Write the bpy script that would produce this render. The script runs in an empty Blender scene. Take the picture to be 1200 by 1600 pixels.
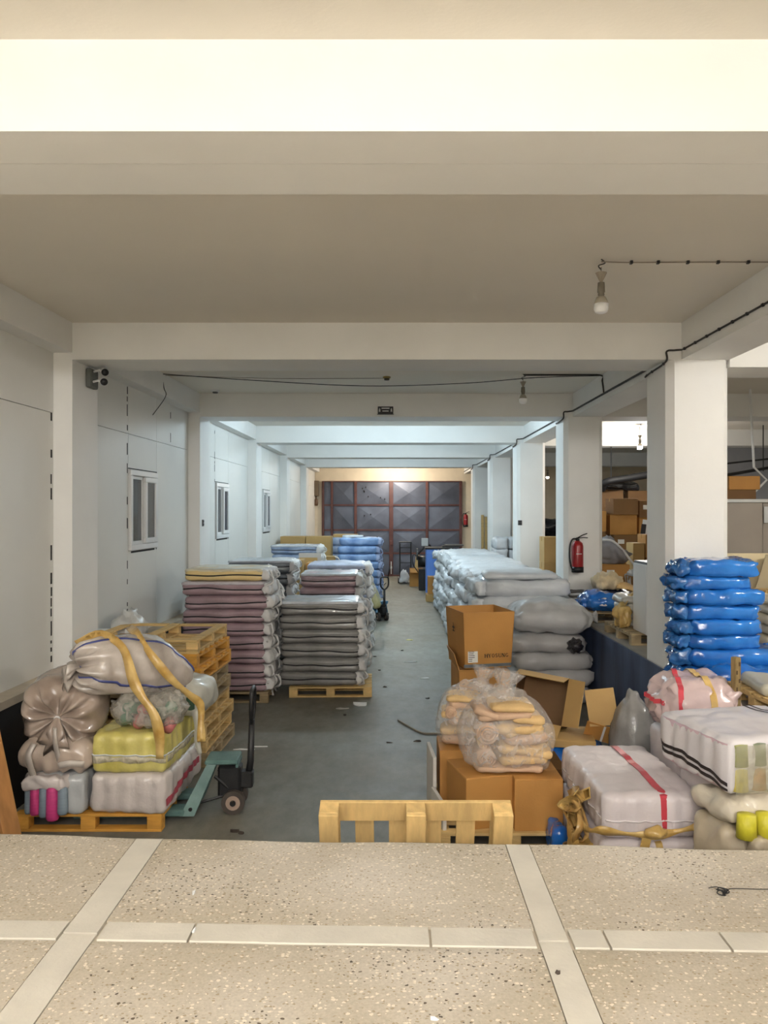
import bpy, bmesh, math, random
from mathutils import Vector, Matrix, noise

C = bpy.context.scene.collection
SC = bpy.context.scene
PI = math.pi

# ------------------------------------------------------------------ camera, light, exposure
CAM_Z = 2.6
cam_d = bpy.data.cameras.new('camera')
cam_d.sensor_fit = 'VERTICAL'; cam_d.sensor_height = 36.0
cam_d.lens = 36.0 * 1200 / 1600
cam_d.shift_x = -12 / 1600
cam_d.clip_start = 0.05
cam = bpy.data.objects.new('camera', cam_d); C.objects.link(cam)
cam.location = (0, 0, CAM_Z); cam.rotation_euler = (PI / 2, 0, 0)
SC.camera = cam
SC.view_settings.view_transform = 'Standard'
SC.view_settings.look = 'None'
SC.view_settings.gamma = 1
SC.view_settings.use_curve_mapping = False
SC.view_settings.exposure = 0.84

w = bpy.data.worlds.new('world'); SC.world = w; w.use_nodes = True
w.node_tree.nodes['Background'].inputs[0].default_value = (.9, .93, 1, 1)
w.node_tree.nodes['Background'].inputs[1].default_value = 0.02

def lamp(name, loc, power, col, radius=.12, typ='POINT', size=(1.2, .12)):
    d = bpy.data.lights.new(name, typ); d.energy = power; d.color = col
    if typ == 'POINT': d.shadow_soft_size = radius
    else:
        d.shape = 'RECTANGLE'; d.size, d.size_y = size
    o = bpy.data.objects.new(name, d); C.objects.link(o); o.location = loc
    return o
WARM = (1.0, .985, .975); COLD = (.66, .86, 1.0); NEUT = (1.0, .965, .91)
# lamps on the ceiling of the dock, behind and beside the viewer: bare tubes, plus unseen downward fill added for the dock floor
for lx_ in (-1.5, 0.0, 1.5):
    lamp('dock_tube_light', (lx_, -4.3, 4.36), 152, WARM, .10)
    lamp('dock_fill_light', (lx_, 0.3, 4.42), 16, WARM, 0, 'AREA', (1.1, .5))
    lamp('dock_fill_light', (lx_, -1.4, 4.42), 22, WARM, 0, 'AREA', (1.1, .5))
lamp('hall_tube_light', (6.2, 4.6, 4.30), 165, NEUT, .12)
# cold tubes of the bays behind the third beam
for ly, e in ((14.75, 118), (19.2, 84), (23.9, 76)):
    for lx_ in (-.9, .9):
        lamp('bay_tube_light', (lx_, ly, 4.40), e / 2, COLD, .10)
lamp('gate_lamp_light', (0.2, 29.4, 4.2), 125, (1, .90, .78), .08)

# ------------------------------------------------------------------ helpers
def lin(c):
    return tuple((x / 255 / 12.92) if x / 255 <= .04045 else ((x / 255 + .055) / 1.055) ** 2.4 for x in c) + (1.0,)

MATS = {}
def mat(name, col, rough=.6, var=.12, vscale=3.0, bump=.0, bscale=30.0, metal=0.0, coat=0.0, spec=.5, col2=None,
        rnd=0.0, stretch=None, detail=4, trans=0.0):
    if name in MATS: return MATS[name]
    m = bpy.data.materials.new(name); m.use_nodes = True; MATS[name] = m
    nt = m.node_tree; N = nt.nodes; L = nt.links
    b = N['Principled BSDF']
    b.inputs['Roughness'].default_value = rough; b.inputs['Metallic'].default_value = metal
    b.inputs['Coat Weight'].default_value = coat; b.inputs['Specular IOR Level'].default_value = spec
    tc = N.new('ShaderNodeTexCoord'); vec = tc.outputs['Object']
    if stretch:
        mp = N.new('ShaderNodeMapping'); mp.inputs['Scale'].default_value = stretch
        L.new(vec, mp.inputs[0]); vec = mp.outputs[0]
    nz = N.new('ShaderNodeTexNoise'); nz.inputs['Scale'].default_value = vscale; nz.inputs['Detail'].default_value = detail
    L.new(vec, nz.inputs['Vector'])
    rp = N.new('ShaderNodeValToRGB'); rp.color_ramp.elements[0].position = .32; rp.color_ramp.elements[1].position = .68
    a = lin(col)
    lo = tuple(x * (1 - var) for x in a[:3]) + (1,)
    hi = lin(col2) if col2 else tuple(min(1, x * (1 + var)) for x in a[:3]) + (1,)
    rp.color_ramp.elements[0].color = lo; rp.color_ramp.elements[1].color = hi
    L.new(nz.outputs['Fac'], rp.inputs[0])
    out = rp.outputs[0]
    if rnd:
        oi = N.new('ShaderNodeObjectInfo'); mr = N.new('ShaderNodeMapRange')
        mr.inputs['To Min'].default_value = 1 - rnd; mr.inputs['To Max'].default_value = 1 + rnd
        L.new(oi.outputs['Random'], mr.inputs[0])
        hs = N.new('ShaderNodeHueSaturation'); L.new(mr.outputs[0], hs.inputs['Value']); L.new(out, hs.inputs['Color'])
        out = hs.outputs[0]
    L.new(out, b.inputs['Base Color'])
    if bump:
        n2 = N.new('ShaderNodeTexNoise'); n2.inputs['Scale'].default_value = bscale; n2.inputs['Detail'].default_value = 5
        L.new(vec, n2.inputs['Vector'])
        bp = N.new('ShaderNodeBump'); bp.inputs['Strength'].default_value = bump; bp.inputs['Distance'].default_value = .02
        L.new(n2.outputs['Fac'], bp.inputs['Height']); L.new(bp.outputs[0], b.inputs['Normal'])
    return m

def film_mat(name, col, cover=.3, rough=.18, bscale=14, bump=.5):
    if name in MATS: return MATS[name]
    m = bpy.data.materials.new(name); m.use_nodes = True; MATS[name] = m
    nt = m.node_tree; N = nt.nodes; L = nt.links
    b = N['Principled BSDF']; b.inputs['Base Color'].default_value = lin(col); b.inputs['Roughness'].default_value = rough
    t = N.new('ShaderNodeBsdfTransparent'); mx = N.new('ShaderNodeMixShader')
    tc = N.new('ShaderNodeTexCoord'); nz = N.new('ShaderNodeTexNoise'); nz.inputs['Scale'].default_value = bscale; nz.inputs['Detail'].default_value = 6
    nz.inputs['Distortion'].default_value = 1.2
    L.new(tc.outputs['Object'], nz.inputs['Vector'])
    mr = N.new('ShaderNodeMapRange'); mr.inputs['From Min'].default_value = .35; mr.inputs['From Max'].default_value = .7
    mr.inputs['To Min'].default_value = cover * .72; mr.inputs['To Max'].default_value = min(1, cover * 1.5)
    L.new(nz.outputs['Fac'], mr.inputs[0])
    bp = N.new('ShaderNodeBump'); bp.inputs['Strength'].default_value = bump; bp.inputs['Distance'].default_value = .03
    L.new(nz.outputs['Fac'], bp.inputs['Height']); L.new(bp.outputs[0], b.inputs['Normal'])
    L.new(mr.outputs[0], mx.inputs[0]); L.new(t.outputs[0], mx.inputs[1]); L.new(b.outputs[0], mx.inputs[2])
    L.new(mx.outputs[0], N['Material Output'].inputs[0])
    return m

def emit_mat(name, col, s):
    m = bpy.data.materials.new(name); m.use_nodes = True
    b = m.node_tree.nodes['Principled BSDF']; b.inputs['Base Color'].default_value = lin(col)
    b.inputs['Emission Color'].default_value = lin(col); b.inputs['Emission Strength'].default_value = s
    return m

class MB:
    def __init__(s): s.v = []; s.f = []
    def add(s, vs, fs):
        k = len(s.v); s.v += [tuple(v) for v in vs]; s.f += [tuple(i + k for i in f) for f in fs]; return s
    def box(s, c, d, M=None, ch=0.0):
        hx, hy, hz = d[0] / 2, d[1] / 2, d[2] / 2
        if ch:
            vs, idx = [], {}
            for sx in (-1, 1):
                for sy in (-1, 1):
                    for sz in (-1, 1):
                        for ax in range(3):
                            p = [sx * (hx - ch), sy * (hy - ch), sz * (hz - ch)]
                            p[ax] = (sx * hx, sy * hy, sz * hz)[ax]
                            idx[(sx, sy, sz, ax)] = len(vs); vs.append(p)
            fs = []
            for ax in range(3):
                o1, o2 = (ax + 1) % 3, (ax + 2) % 3
                for sg in (-1, 1):
                    q = []
                    for a, b_ in ((-1, -1), (1, -1), (1, 1), (-1, 1)):
                        k = [0, 0, 0]; k[ax] = sg; k[o1] = a; k[o2] = b_; q.append(idx[(*k, ax)])
                    fs.append(q if sg > 0 else q[::-1])
            for ax in range(3):
                o1, o2 = (ax + 1) % 3, (ax + 2) % 3
                for a in (-1, 1):
                    for b_ in (-1, 1):
                        k0 = [0, 0, 0]; k0[o1] = a; k0[o2] = b_; k1 = k0[:]; k0[ax] = -1; k1[ax] = 1
                        q = [idx[(*k0, o1)], idx[(*k1, o1)], idx[(*k1, o2)], idx[(*k0, o2)]]
                        fs.append(q if a * b_ > 0 else q[::-1])
            for sx in (-1, 1):
                for sy in (-1, 1):
                    for sz in (-1, 1):
                        t = [idx[(sx, sy, sz, a)] for a in range(3)]
                        fs.append(t if sx * sy * sz > 0 else t[::-1])
        else:
            vs = [(x * hx, y * hy, z * hz) for x in (-1, 1) for y in (-1, 1) for z in (-1, 1)]
            fs = [(0, 1, 3, 2), (4, 6, 7, 5), (0, 4, 5, 1), (2, 3, 7, 6), (0, 2, 6, 4), (1, 5, 7, 3)]
        cv = Vector(c)
        vs = [(M @ Vector(v) if M else Vector(v)) + cv for v in vs]
        return s.add(vs, fs)
    def span(s, x0, x1, y0, y1, z0, z1, ch=0.0):
        return s.box(((x0 + x1) / 2, (y0 + y1) / 2, (z0 + z1) / 2), (x1 - x0, y1 - y0, z1 - z0), None, ch)
    def prism(s, poly, z0, z1):
        n = len(poly)
        vs = [(x, y, z0) for x, y in poly] + [(x, y, z1) for x, y in poly]
        return s.add(vs, [tuple(range(n))[::-1], tuple(range(n, 2 * n))] + [(i, (i + 1) % n, n + (i + 1) % n, n + i) for i in range(n)])
    def tube(s, pts, r, n=8, caps=True):
        pts = [Vector(p) for p in pts]; m = len(pts)
        rr = r if isinstance(r, (list, tuple)) else [r] * m
        up = None; rings = []
        for i, p in enumerate(pts):
            t = (pts[min(i + 1, m - 1)] - pts[max(i - 1, 0)]).normalized()
            if up is None: up = Vector((0, 0, 1)) if abs(t.z) < .9 else Vector((1, 0, 0))
            a = t.cross(up)
            if a.length < 1e-6: a = t.orthogonal()
            a.normalize(); up = a.cross(t).normalized()
            rings.append([p + a * math.cos(2 * PI * j / n) * rr[i] + up * math.sin(2 * PI * j / n) * rr[i] for j in range(n)])
        k = len(s.v); vs = [v for rg in rings for v in rg]; fs = []
        for i in range(m - 1):
            for j in range(n):
                fs.append((i * n + j, i * n + (j + 1) % n, (i + 1) * n + (j + 1) % n, (i + 1) * n + j))
        if caps: fs += [tuple(range(n))[::-1], tuple((m - 1) * n + j for j in range(n))]
        return s.add(vs, fs)
    def ribbon(s, pts, width, th=.004, side=None, twist=None):
        """a flat band with thickness; side = direction(s) of the band's width"""
        pts = [Vector(p) for p in pts]; m = len(pts); vs = []; fs = []
        for i, p in enumerate(pts):
            t = (pts[min(i + 1, m - 1)] - pts[max(i - 1, 0)]).normalized()
            sd = side[i] if isinstance(side, list) else side
            a = Vector(sd); a = (a - t * a.dot(t)).normalized(); nn = a.cross(t).normalized()
            wd = width[i] if isinstance(width, list) else width
            for u, v in ((-1, -1), (1, -1), (1, 1), (-1, 1)):
                vs.append(p + a * u * wd / 2 + nn * v * th / 2)
        for i in range(m - 1):
            for j in range(4):
                fs.append((i * 4 + j, i * 4 + (j + 1) % 4, i * 4 + 4 + (j + 1) % 4, i * 4 + 4 + j))
        fs += [(3, 2, 1, 0), tuple((m - 1) * 4 + j for j in range(4))]
        return s.add(vs, fs)
    def lathe(s, prof, n=16, M=None, ruffle=None):
        vs = []; fs = []; m = len(prof)
        for i, (r, z) in enumerate(prof):
            for j in range(n):
                a = 2 * PI * j / n; q = r * (1 + (ruffle(i / (m - 1), a) if ruffle else 0))
                p = Vector((q * math.cos(a), q * math.sin(a), z)); vs.append(M @ p if M else p)
        for i in range(m - 1):
            for j in range(n):
                fs.append((i * n + j, i * n + (j + 1) % n, (i + 1) * n + (j + 1) % n, (i + 1) * n + j))
        if prof[0][0] > 1e-5: fs.append(tuple(range(n))[::-1])
        if prof[-1][0] > 1e-5: fs.append(tuple((m - 1) * n + j for j in range(n)))
        return s.add(vs, fs)
    def mesh(s, name, m, smooth=False):
        me = bpy.data.meshes.new(name); me.from_pydata(s.v, [], s.f); me.validate()
        bm = bmesh.new(); bm.from_mesh(me); bmesh.ops.remove_doubles(bm, verts=bm.verts, dist=1e-6)
        bmesh.ops.recalc_face_normals(bm, faces=bm.faces); bm.to_mesh(me); bm.free()
        if m: me.materials.append(m)
        if smooth:
            for p in me.polygons: p.use_smooth = True
        return me

def link(name, me, parent=None, loc=None, rot=None):
    o = bpy.data.objects.new(name, me); C.objects.link(o)
    if parent: o.parent = parent
    if loc is not None: o.location = loc
    if rot is not None: o.rotation_euler = rot
    return o
def part(name, mb, m, parent, smooth=False, loc=None, rot=None):
    return link(name, mb.mesh(name, m, smooth), parent, loc, rot)
def thing(name, label, cat, loc=(0, 0, 0), rz=0, group=None, rot=None):
    o = bpy.data.objects.new(name, None); C.objects.link(o); o.location = loc
    o.rotation_euler = rot if rot else (0, 0, rz); o.empty_display_size = .1
    return tag(o, label, cat, group)
def tag(o, label, cat, group=None):
    o['label'] = label; o['category'] = cat
    if group: o['group'] = group
    return o
def struct(name, mb, m, label=None, smooth=False):
    o = link(name, mb.mesh(name, m, smooth)); o['kind'] = 'structure'
    if label: o['label'] = label
    return o
def sempty(name, label, loc=(0, 0, 0), rz=0):
    o = bpy.data.objects.new(name, None); C.objects.link(o); o.location = loc; o.rotation_euler = (0, 0, rz)
    o['kind'] = 'structure'; o['label'] = label
    return o
def copy_tree(o, parent=None):
    c = o.copy(); C.objects.link(c)
    if parent: c.parent = parent
    for ch in list(o.children): copy_tree(ch, c)
    return c
def curve(pts, n=6):
    """Catmull-Rom through pts"""
    P_ = [Vector(p) for p in pts]; P_ = [P_[0] * 2 - P_[1]] + P_ + [P_[-1] * 2 - P_[-2]]; out = []
    for i in range(1, len(P_) - 2):
        a, b, c, d = P_[i - 1:i + 3]
        for k in range(n):
            t = k / n
            out.append(.5 * ((2 * b) + (c - a) * t + (2 * a - 5 * b + 4 * c - d) * t * t + (3 * b - a - 3 * c + d) * t ** 3))
    out.append(P_[-2]); return out

def clampv(x, m): return max(-m, min(m, x))
def soft_fn(size, r, seed=0, amp=.012, freq=4., bulge=.02, scal=None, wr=0, wfreq=9, pinch=(0, 0), waist=0, taper=0, sag=0, shear=(0, 0)):
    hx, hy, hz = size[0] / 2, size[1] / 2, size[2] / 2
    r = min(r, hx * .98, hy * .98, hz * .98)
    off = Vector((seed * 7.31 + .5, seed * 3.17 + .3, seed * 1.77 + .7))
    def f(c):
        p = Vector((c[0] * hx, c[1] * hy, c[2] * hz))
        inn = Vector((clampv(p.x, hx - r), clampv(p.y, hy - r), clampv(p.z, hz - r)))
        n = (p - inn); n = n.normalized() if n.length > 1e-9 else Vector(c).normalized()
        q = inn + n * r
        c0, c1, c2 = c
        ex, ey, ez = 1 - c0 * c0, 1 - c1 * c1, 1 - c2 * c2
        if c2 > 0: q.z += bulge * ex * ey
        q.x += bulge * c0 * ey * ez; q.y += bulge * c1 * ex * ez
        if waist:
            k = waist * math.exp(-(c2 / .16) ** 2); q.x -= n.x * k; q.y -= n.y * k
        q += n * (noise.noise(q * freq + off) * amp + noise.noise(q * freq * 2.7 + off) * amp * .5)
        if wr:
            q += n * wr * (abs(noise.noise(Vector((q.x * wfreq, q.y * wfreq, q.z * wfreq * .4)) + off)) * 2 - .5)
        if scal:
            sc = q.y if abs(n.x) > abs(n.y) else q.x
            k = scal[1] * (abs(math.cos(PI * sc / scal[0])) - .6); hn = Vector((n.x, n.y, 0)); q += hn * k
            if n.z > .5:
                q.z += scal[1] * .45 * (abs(math.cos(PI * q.x / scal[0])) * abs(math.cos(PI * q.y / scal[0])) - .4)
        for sd, am in ((-1, pinch[0]), (1, pinch[1])):
            t = (c0 * sd - .5) / .5
            if am and t > 0:
                k = 1 - am * t * t; q.y *= k; q.z = -hz * .25 + (q.z + hz * .25) * k
                q.x += sd * t * .05 * noise.noise(q * 16 + off); q.y += t * .035 * noise.noise(q * 20 + off * 2); q.z += t * .03 * noise.noise(q * 18 + off * 3)
        if taper and c2 > -.2:
            t = (c2 + .2) / 1.2; k = 1 - taper * t * t; q.x *= k; q.y *= k
        if sag: q.z -= sag * (c0 * c0) * max(0, c2)
        q.x += shear[0] * (c2 + 1) / 2; q.y += shear[1] * (c2 + 1) / 2
        q.z = max(q.z + hz, 0.0)
        return q
    return f
def soft_mb(size, f, seg=.06, nz=0):
    n = [max(3, min(26, int(round(d / seg)))) for d in size]
    if nz: n[2] = nz
    mb = MB(); idx = {}
    def vert(c):
        k = (round(c[0], 4), round(c[1], 4), round(c[2], 4))
        if k not in idx:
            idx[k] = len(mb.v); mb.v.append(tuple(f(c)))
        return idx[k]
    def wp(i, m):   # denser near the edges
        t = -1 + 2 * i / m; return math.copysign(abs(t) ** .85, t)
    for ax in range(3):
        u, v = (ax + 1) % 3, (ax + 2) % 3
        for sg in (-1, 1):
            for i in range(n[u]):
                for j in range(n[v]):
                    q = []
                    for a, b_ in ((i, j), (i + 1, j), (i + 1, j + 1), (i, j + 1)):
                        c = [0, 0, 0]; c[ax] = sg; c[u] = wp(a, n[u]); c[v] = wp(b_, n[v]); q.append(vert(c))
                    mb.f.append(tuple(q if sg > 0 else q[::-1]))
    return mb
def loop_on(f, z=0.0, push=.004, n=48):
    pts = []
    for i in range(n + 1):
        t = (i % n) / n * 8
        if t < 2: c = (-1 + t, -1, z)
        elif t < 4: c = (1, -1 + (t - 2), z)
        elif t < 6: c = (1 - (t - 4), 1, z)
        else: c = (-1, 1 - (t - 6), z)
        p = f(c); d = Vector((p.x, p.y, 0)).normalized(); pts.append(p + d * push)
    return pts
def band_on(f, axis, u, width, push=.006, n=14, z0=-1.0, th=.004, skew=0.0):
    """a tape band lying over a soft pack: up the near side, over the top, down the far side. axis 'x': runs along y at c0=u"""
    pts = []; sides = []
    path = [(-1, z0 + (1 - z0) * i / n) for i in range(n)] + [(-1 + 2 * i / n, 1) for i in range(n)] + [(1, 1 - (1 - z0) * i / n) for i in range(n + 1)]
    for a, zc in path:
        uu = u + skew * a
        c = (uu, a, zc) if axis == 'x' else (a, uu, zc)
        p = f(c)
        nrm = Vector((0, a if abs(a) == 1 else 0, 1 if zc == 1 else 0)) if axis == 'x' else Vector((a if abs(a) == 1 else 0, 0, 1 if zc == 1 else 0))
        pts.append(p + nrm.normalized() * push); sides.append((1, 0, 0) if axis == 'x' else (0, 1, 0))
    return MB().ribbon(pts, width, th, sides)

ORD = ['topmost', 'second', 'third', 'fourth', 'fifth', 'sixth', 'seventh', 'eighth', 'ninth', 'tenth', 'eleventh', 'twelfth']
def place_word(i, n):
    if i == 0: return 'bottom'
    if i == n - 1: return 'topmost'
    return ORD[n - 1 - i] + ' from top'

# ------------------------------------------------------------------ materials
M_WALL = mat('wall_paint', (232, 229, 222), .75, .03, 1.2, .06, 60)
M_PANEL = mat('wall_panel_paint', (224, 223, 217), .55, .035, .8, .04, 25, rnd=.015)
M_CEIL = mat('ceiling_paint', (228, 222, 210), .85, .03, .6, .05, 50)
M_COLP = mat('column_paint', (234, 233, 229), .7, .03, 1.5, .05, 40)
M_DARKW = mat('dark_backing', (46, 46, 46), .9, .2)
M_BLUE = mat('blue_wall_paint', (52, 66, 98), .55, .35, 2.2, .12, 20, stretch=(1, 1, .25), col2=(80, 94, 124))
M_BLACK = mat('plain_black', (22, 22, 24), .6, .3)
M_LEDGE = mat('ledge_concrete', (190, 178, 158), .8, .1, 5)
M_SEAM = mat('dark_seam', (26, 25, 27), .8, .2)
M_PVC = mat('white_pvc', (226, 226, 224), .35, .02)
M_STEELD = mat('black_metal', (24, 24, 26), .45, .25, 8, .1, 60)
M_RED = mat('extinguisher_red', (150, 18, 24), .3, .1, 6, coat=.3)
M_WIRE = mat('wire_dark', (52, 48, 44), .6, .2)
M_WIREW = mat('wire_pale', (150, 140, 124), .6, .15)

def terrazzo():
    m = bpy.data.materials.new('terrazzo'); m.use_nodes = True; N = m.node_tree.nodes; L = m.node_tree.links
    b = N['Principled BSDF']; b.inputs['Roughness'].default_value = .62
    g = N.new('ShaderNodeNewGeometry'); P_ = g.outputs['Position']
    n1 = N.new('ShaderNodeTexNoise'); n1.inputs['Scale'].default_value = 1.1; n1.inputs['Detail'].default_value = 6; L.new(P_, n1.inputs['Vector'])
    r1 = N.new('ShaderNodeValToRGB'); r1.color_ramp.elements[0].color = lin((172, 160, 138)); r1.color_ramp.elements[1].color = lin((196, 186, 170))
    r1.color_ramp.elements[0].position = .35; r1.color_ramp.elements[1].position = .65; L.new(n1.outputs['Fac'], r1.inputs[0])
    # fine grain
    n2 = N.new('ShaderNodeTexNoise'); n2.inputs['Scale'].default_value = 90; n2.inputs['Detail'].default_value = 3; L.new(P_, n2.inputs['Vector'])
    mx = N.new('ShaderNodeMix'); mx.data_type = 'RGBA'; mx.blend_type = 'OVERLAY'; mx.inputs['Factor'].default_value = .35
    L.new(r1.outputs[0], mx.inputs['A']); L.new(n2.outputs['Color'], mx.inputs['B'])
    hs = N.new('ShaderNodeRGBToBW'); L.new(n2.outputs['Color'], hs.inputs[0]); L.new(hs.outputs[0], mx.inputs['B'])
    col = mx.outputs['Result']
    # stone chips and pits, clustered by a low noise
    nm = N.new('ShaderNodeTexNoise'); nm.inputs['Scale'].default_value = 1.6; nm.inputs['Detail'].default_value = 2; L.new(P_, nm.inputs['Vector'])
    for sc, thr, c_, seedoff, lowm in ((42, .13, (92, 78, 60), (0, 0, 0), .5), (30, .10, (76, 66, 54), (3.3, 1.2, 0), .54), (65, .2, (160, 144, 118), (7, 5, 0), .3), (55, .2, (222, 210, 190), (9, 2, 0), .3)):
        mp = N.new('ShaderNodeMapping'); mp.inputs['Location'].default_value = seedoff; mp.inputs['Scale'].default_value = (1, 1.25, 1); L.new(P_, mp.inputs[0])
        wn = N.new('ShaderNodeTexNoise'); wn.inputs['Scale'].default_value = 60; L.new(mp.outputs[0], wn.inputs['Vector'])
        ad = N.new('ShaderNodeVectorMath'); ad.operation = 'MULTIPLY_ADD'; ad.inputs[1].default_value = (.018, .018, .0); L.new(wn.outputs['Color'], ad.inputs[0]); L.new(mp.outputs[0], ad.inputs[2])
        v = N.new('ShaderNodeTexVoronoi'); v.voronoi_dimensions = '2D'; v.inputs['Scale'].default_value = sc; L.new(ad.outputs[0], v.inputs['Vector'])
        rr = N.new('ShaderNodeSeparateColor'); L.new(v.outputs['Color'], rr.inputs[0])
        th = N.new('ShaderNodeMath'); th.operation = 'MULTIPLY'; L.new(rr.outputs[0], th.inputs[0]); th.inputs[1].default_value = thr * 2.0
        lt = N.new('ShaderNodeMath'); lt.operation = 'LESS_THAN'; L.new(v.outputs['Distance'], lt.inputs[0]); L.new(th.outputs[0], lt.inputs[1])
        g1 = N.new('ShaderNodeMath'); g1.operation = 'GREATER_THAN'; L.new(rr.outputs[1], g1.inputs[0]); g1.inputs[1].default_value = .68
        g2 = N.new('ShaderNodeMath'); g2.operation = 'GREATER_THAN'; L.new(nm.outputs['Fac'], g2.inputs[0]); g2.inputs[1].default_value = lowm
        a1 = N.new('ShaderNodeMath'); a1.operation = 'MULTIPLY'; L.new(lt.outputs[0], a1.inputs[0]); L.new(g1.outputs[0], a1.inputs[1])
        a2 = N.new('ShaderNodeMath'); a2.operation = 'MULTIPLY'; L.new(a1.outputs[0], a2.inputs[0]); L.new(g2.outputs[0], a2.inputs[1])
        m2 = N.new('ShaderNodeMix'); m2.data_type = 'RGBA'; L.new(a2.outputs[0], m2.inputs['Factor']); L.new(col, m2.inputs['A']); m2.inputs['B'].default_value = lin(c_)
        col = m2.outputs['Result']
    L.new(col, b.inputs['Base Color'])
    bp = N.new('ShaderNodeBump'); bp.inputs['Strength'].default_value = .25; bp.inputs['Distance'].default_value = .004
    L.new(n2.outputs['Fac'], bp.inputs['Height']); L.new(bp.outputs[0], b.inputs['Normal'])
    return m
M_TERR = terrazzo()
M_STRIP = mat('strip_cement', (202, 195, 180), .65, .06, 6, .12, 50, detail=8)

def concrete_floor():
    m = bpy.data.materials.new('floor_concrete'); m.use_nodes = True; N = m.node_tree.nodes; L = m.node_tree.links
    b = N['Principled BSDF']
    g = N.new('ShaderNodeNewGeometry')
    n1 = N.new('ShaderNodeTexNoise'); n1.inputs['Scale'].default_value = .55; n1.inputs['Detail'].default_value = 8; n1.inputs['Roughness'].default_value = .65
    L.new(g.outputs['Position'], n1.inputs['Vector'])
    r1 = N.new('ShaderNodeValToRGB'); r1.color_ramp.elements[0].position = .3; r1.color_ramp.elements[1].position = .7
    r1.color_ramp.elements[0].color = lin((110, 104, 90)); r1.color_ramp.elements[1].color = lin((130, 131, 123)); L.new(n1.outputs['Fac'], r1.inputs[0])
    n2 = N.new('ShaderNodeTexNoise'); n2.inputs['Scale'].default_value = 7; n2.inputs['Detail'].default_value = 8; n2.inputs['Roughness'].default_value = .7
    mp = N.new('ShaderNodeMapping'); mp.inputs['Scale'].default_value = (1, .5, 1); L.new(g.outputs['Position'], mp.inputs[0]); L.new(mp.outputs[0], n2.inputs['Vector'])
    mx = N.new('ShaderNodeMix'); mx.data_type = 'RGBA'; mx.blend_type = 'SOFT_LIGHT'; mx.inputs['Factor'].default_value = .85
    bw = N.new('ShaderNodeRGBToBW'); L.new(n2.outputs['Color'], bw.inputs[0])
    L.new(r1.outputs[0], mx.inputs['A']); L.new(bw.outputs[0], mx.inputs['B']); L.new(mx.outputs['Result'], b.inputs['Base Color'])
    mr = N.new('ShaderNodeMapRange'); b.inputs['Specular IOR Level'].default_value = .35; mr.inputs['To Min'].default_value = .42; mr.inputs['To Max'].default_value = .66; L.new(n2.outputs['Fac'], mr.inputs[0]); L.new(mr.outputs[0], b.inputs['Roughness'])
    bp = N.new('ShaderNodeBump'); bp.inputs['Strength'].default_value = .12; bp.inputs['Distance'].default_value = .01
    L.new(n2.outputs['Fac'], bp.inputs['Height']); L.new(bp.outputs[0], b.inputs['Normal'])
    return m
M_FLOOR = concrete_floor()

# ------------------------------------------------------------------ setting
YC = [3.12, 7.79, 12.46, 17.13, 21.80, 26.47, 31.14]      # near faces of the cross beams; the last is the gate wall
CW = .63                                                   # beam and column depth
LX = [-3.37, -3.24, -3.11, -3.02, -2.98, -2.95, -2.92]     # inner faces of the columns along the side wall
def lx(y):
    if y <= YC[0]: return LX[0] - (YC[0] - y) * .02
    for i in range(6):
        if y <= YC[i + 1]:
            t = (y - YC[i]) / (YC[i + 1] - YC[i]); return LX[i] * (1 - t) + LX[i + 1] * t
    return LX[6]
REC = .19
ZC, ZB = 4.52, 4.147
RX0, RX1 = 2.80, 3.43

struct('floor', MB().span(-3.9, 2.8, 3.4, 31.3, -.12, 0), M_FLOOR, 'grey worn concrete floor of the sunken aisle')
struct('ceiling', MB().span(-3.9, 12.2, -5.2, 31.5, ZC, ZC + .2), M_CEIL, 'plain painted concrete ceiling between the beams')
struct('wall_back', MB().span(-3.9, 12.2, 31.14, 31.4, 3.86, ZC).span(-3.9, -2.80, 31.14, 31.4, 0, 3.86).span(2.83, 12.2, 31.14, 31.4, 0, 3.86),
       mat('end_wall_cream', (222, 208, 184), .75, .04), 'cream end wall around the steel gate')
struct('wall_front', MB().span(-3.9, 12.2, -5.2, -5.0, 0, ZC), M_WALL, 'plain wall behind the dock')
struct('wall_right', MB().span(12.0, 12.2, -5.0, 31.1, 0, ZC), M_WALL, 'plain side wall of the storage hall')

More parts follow.
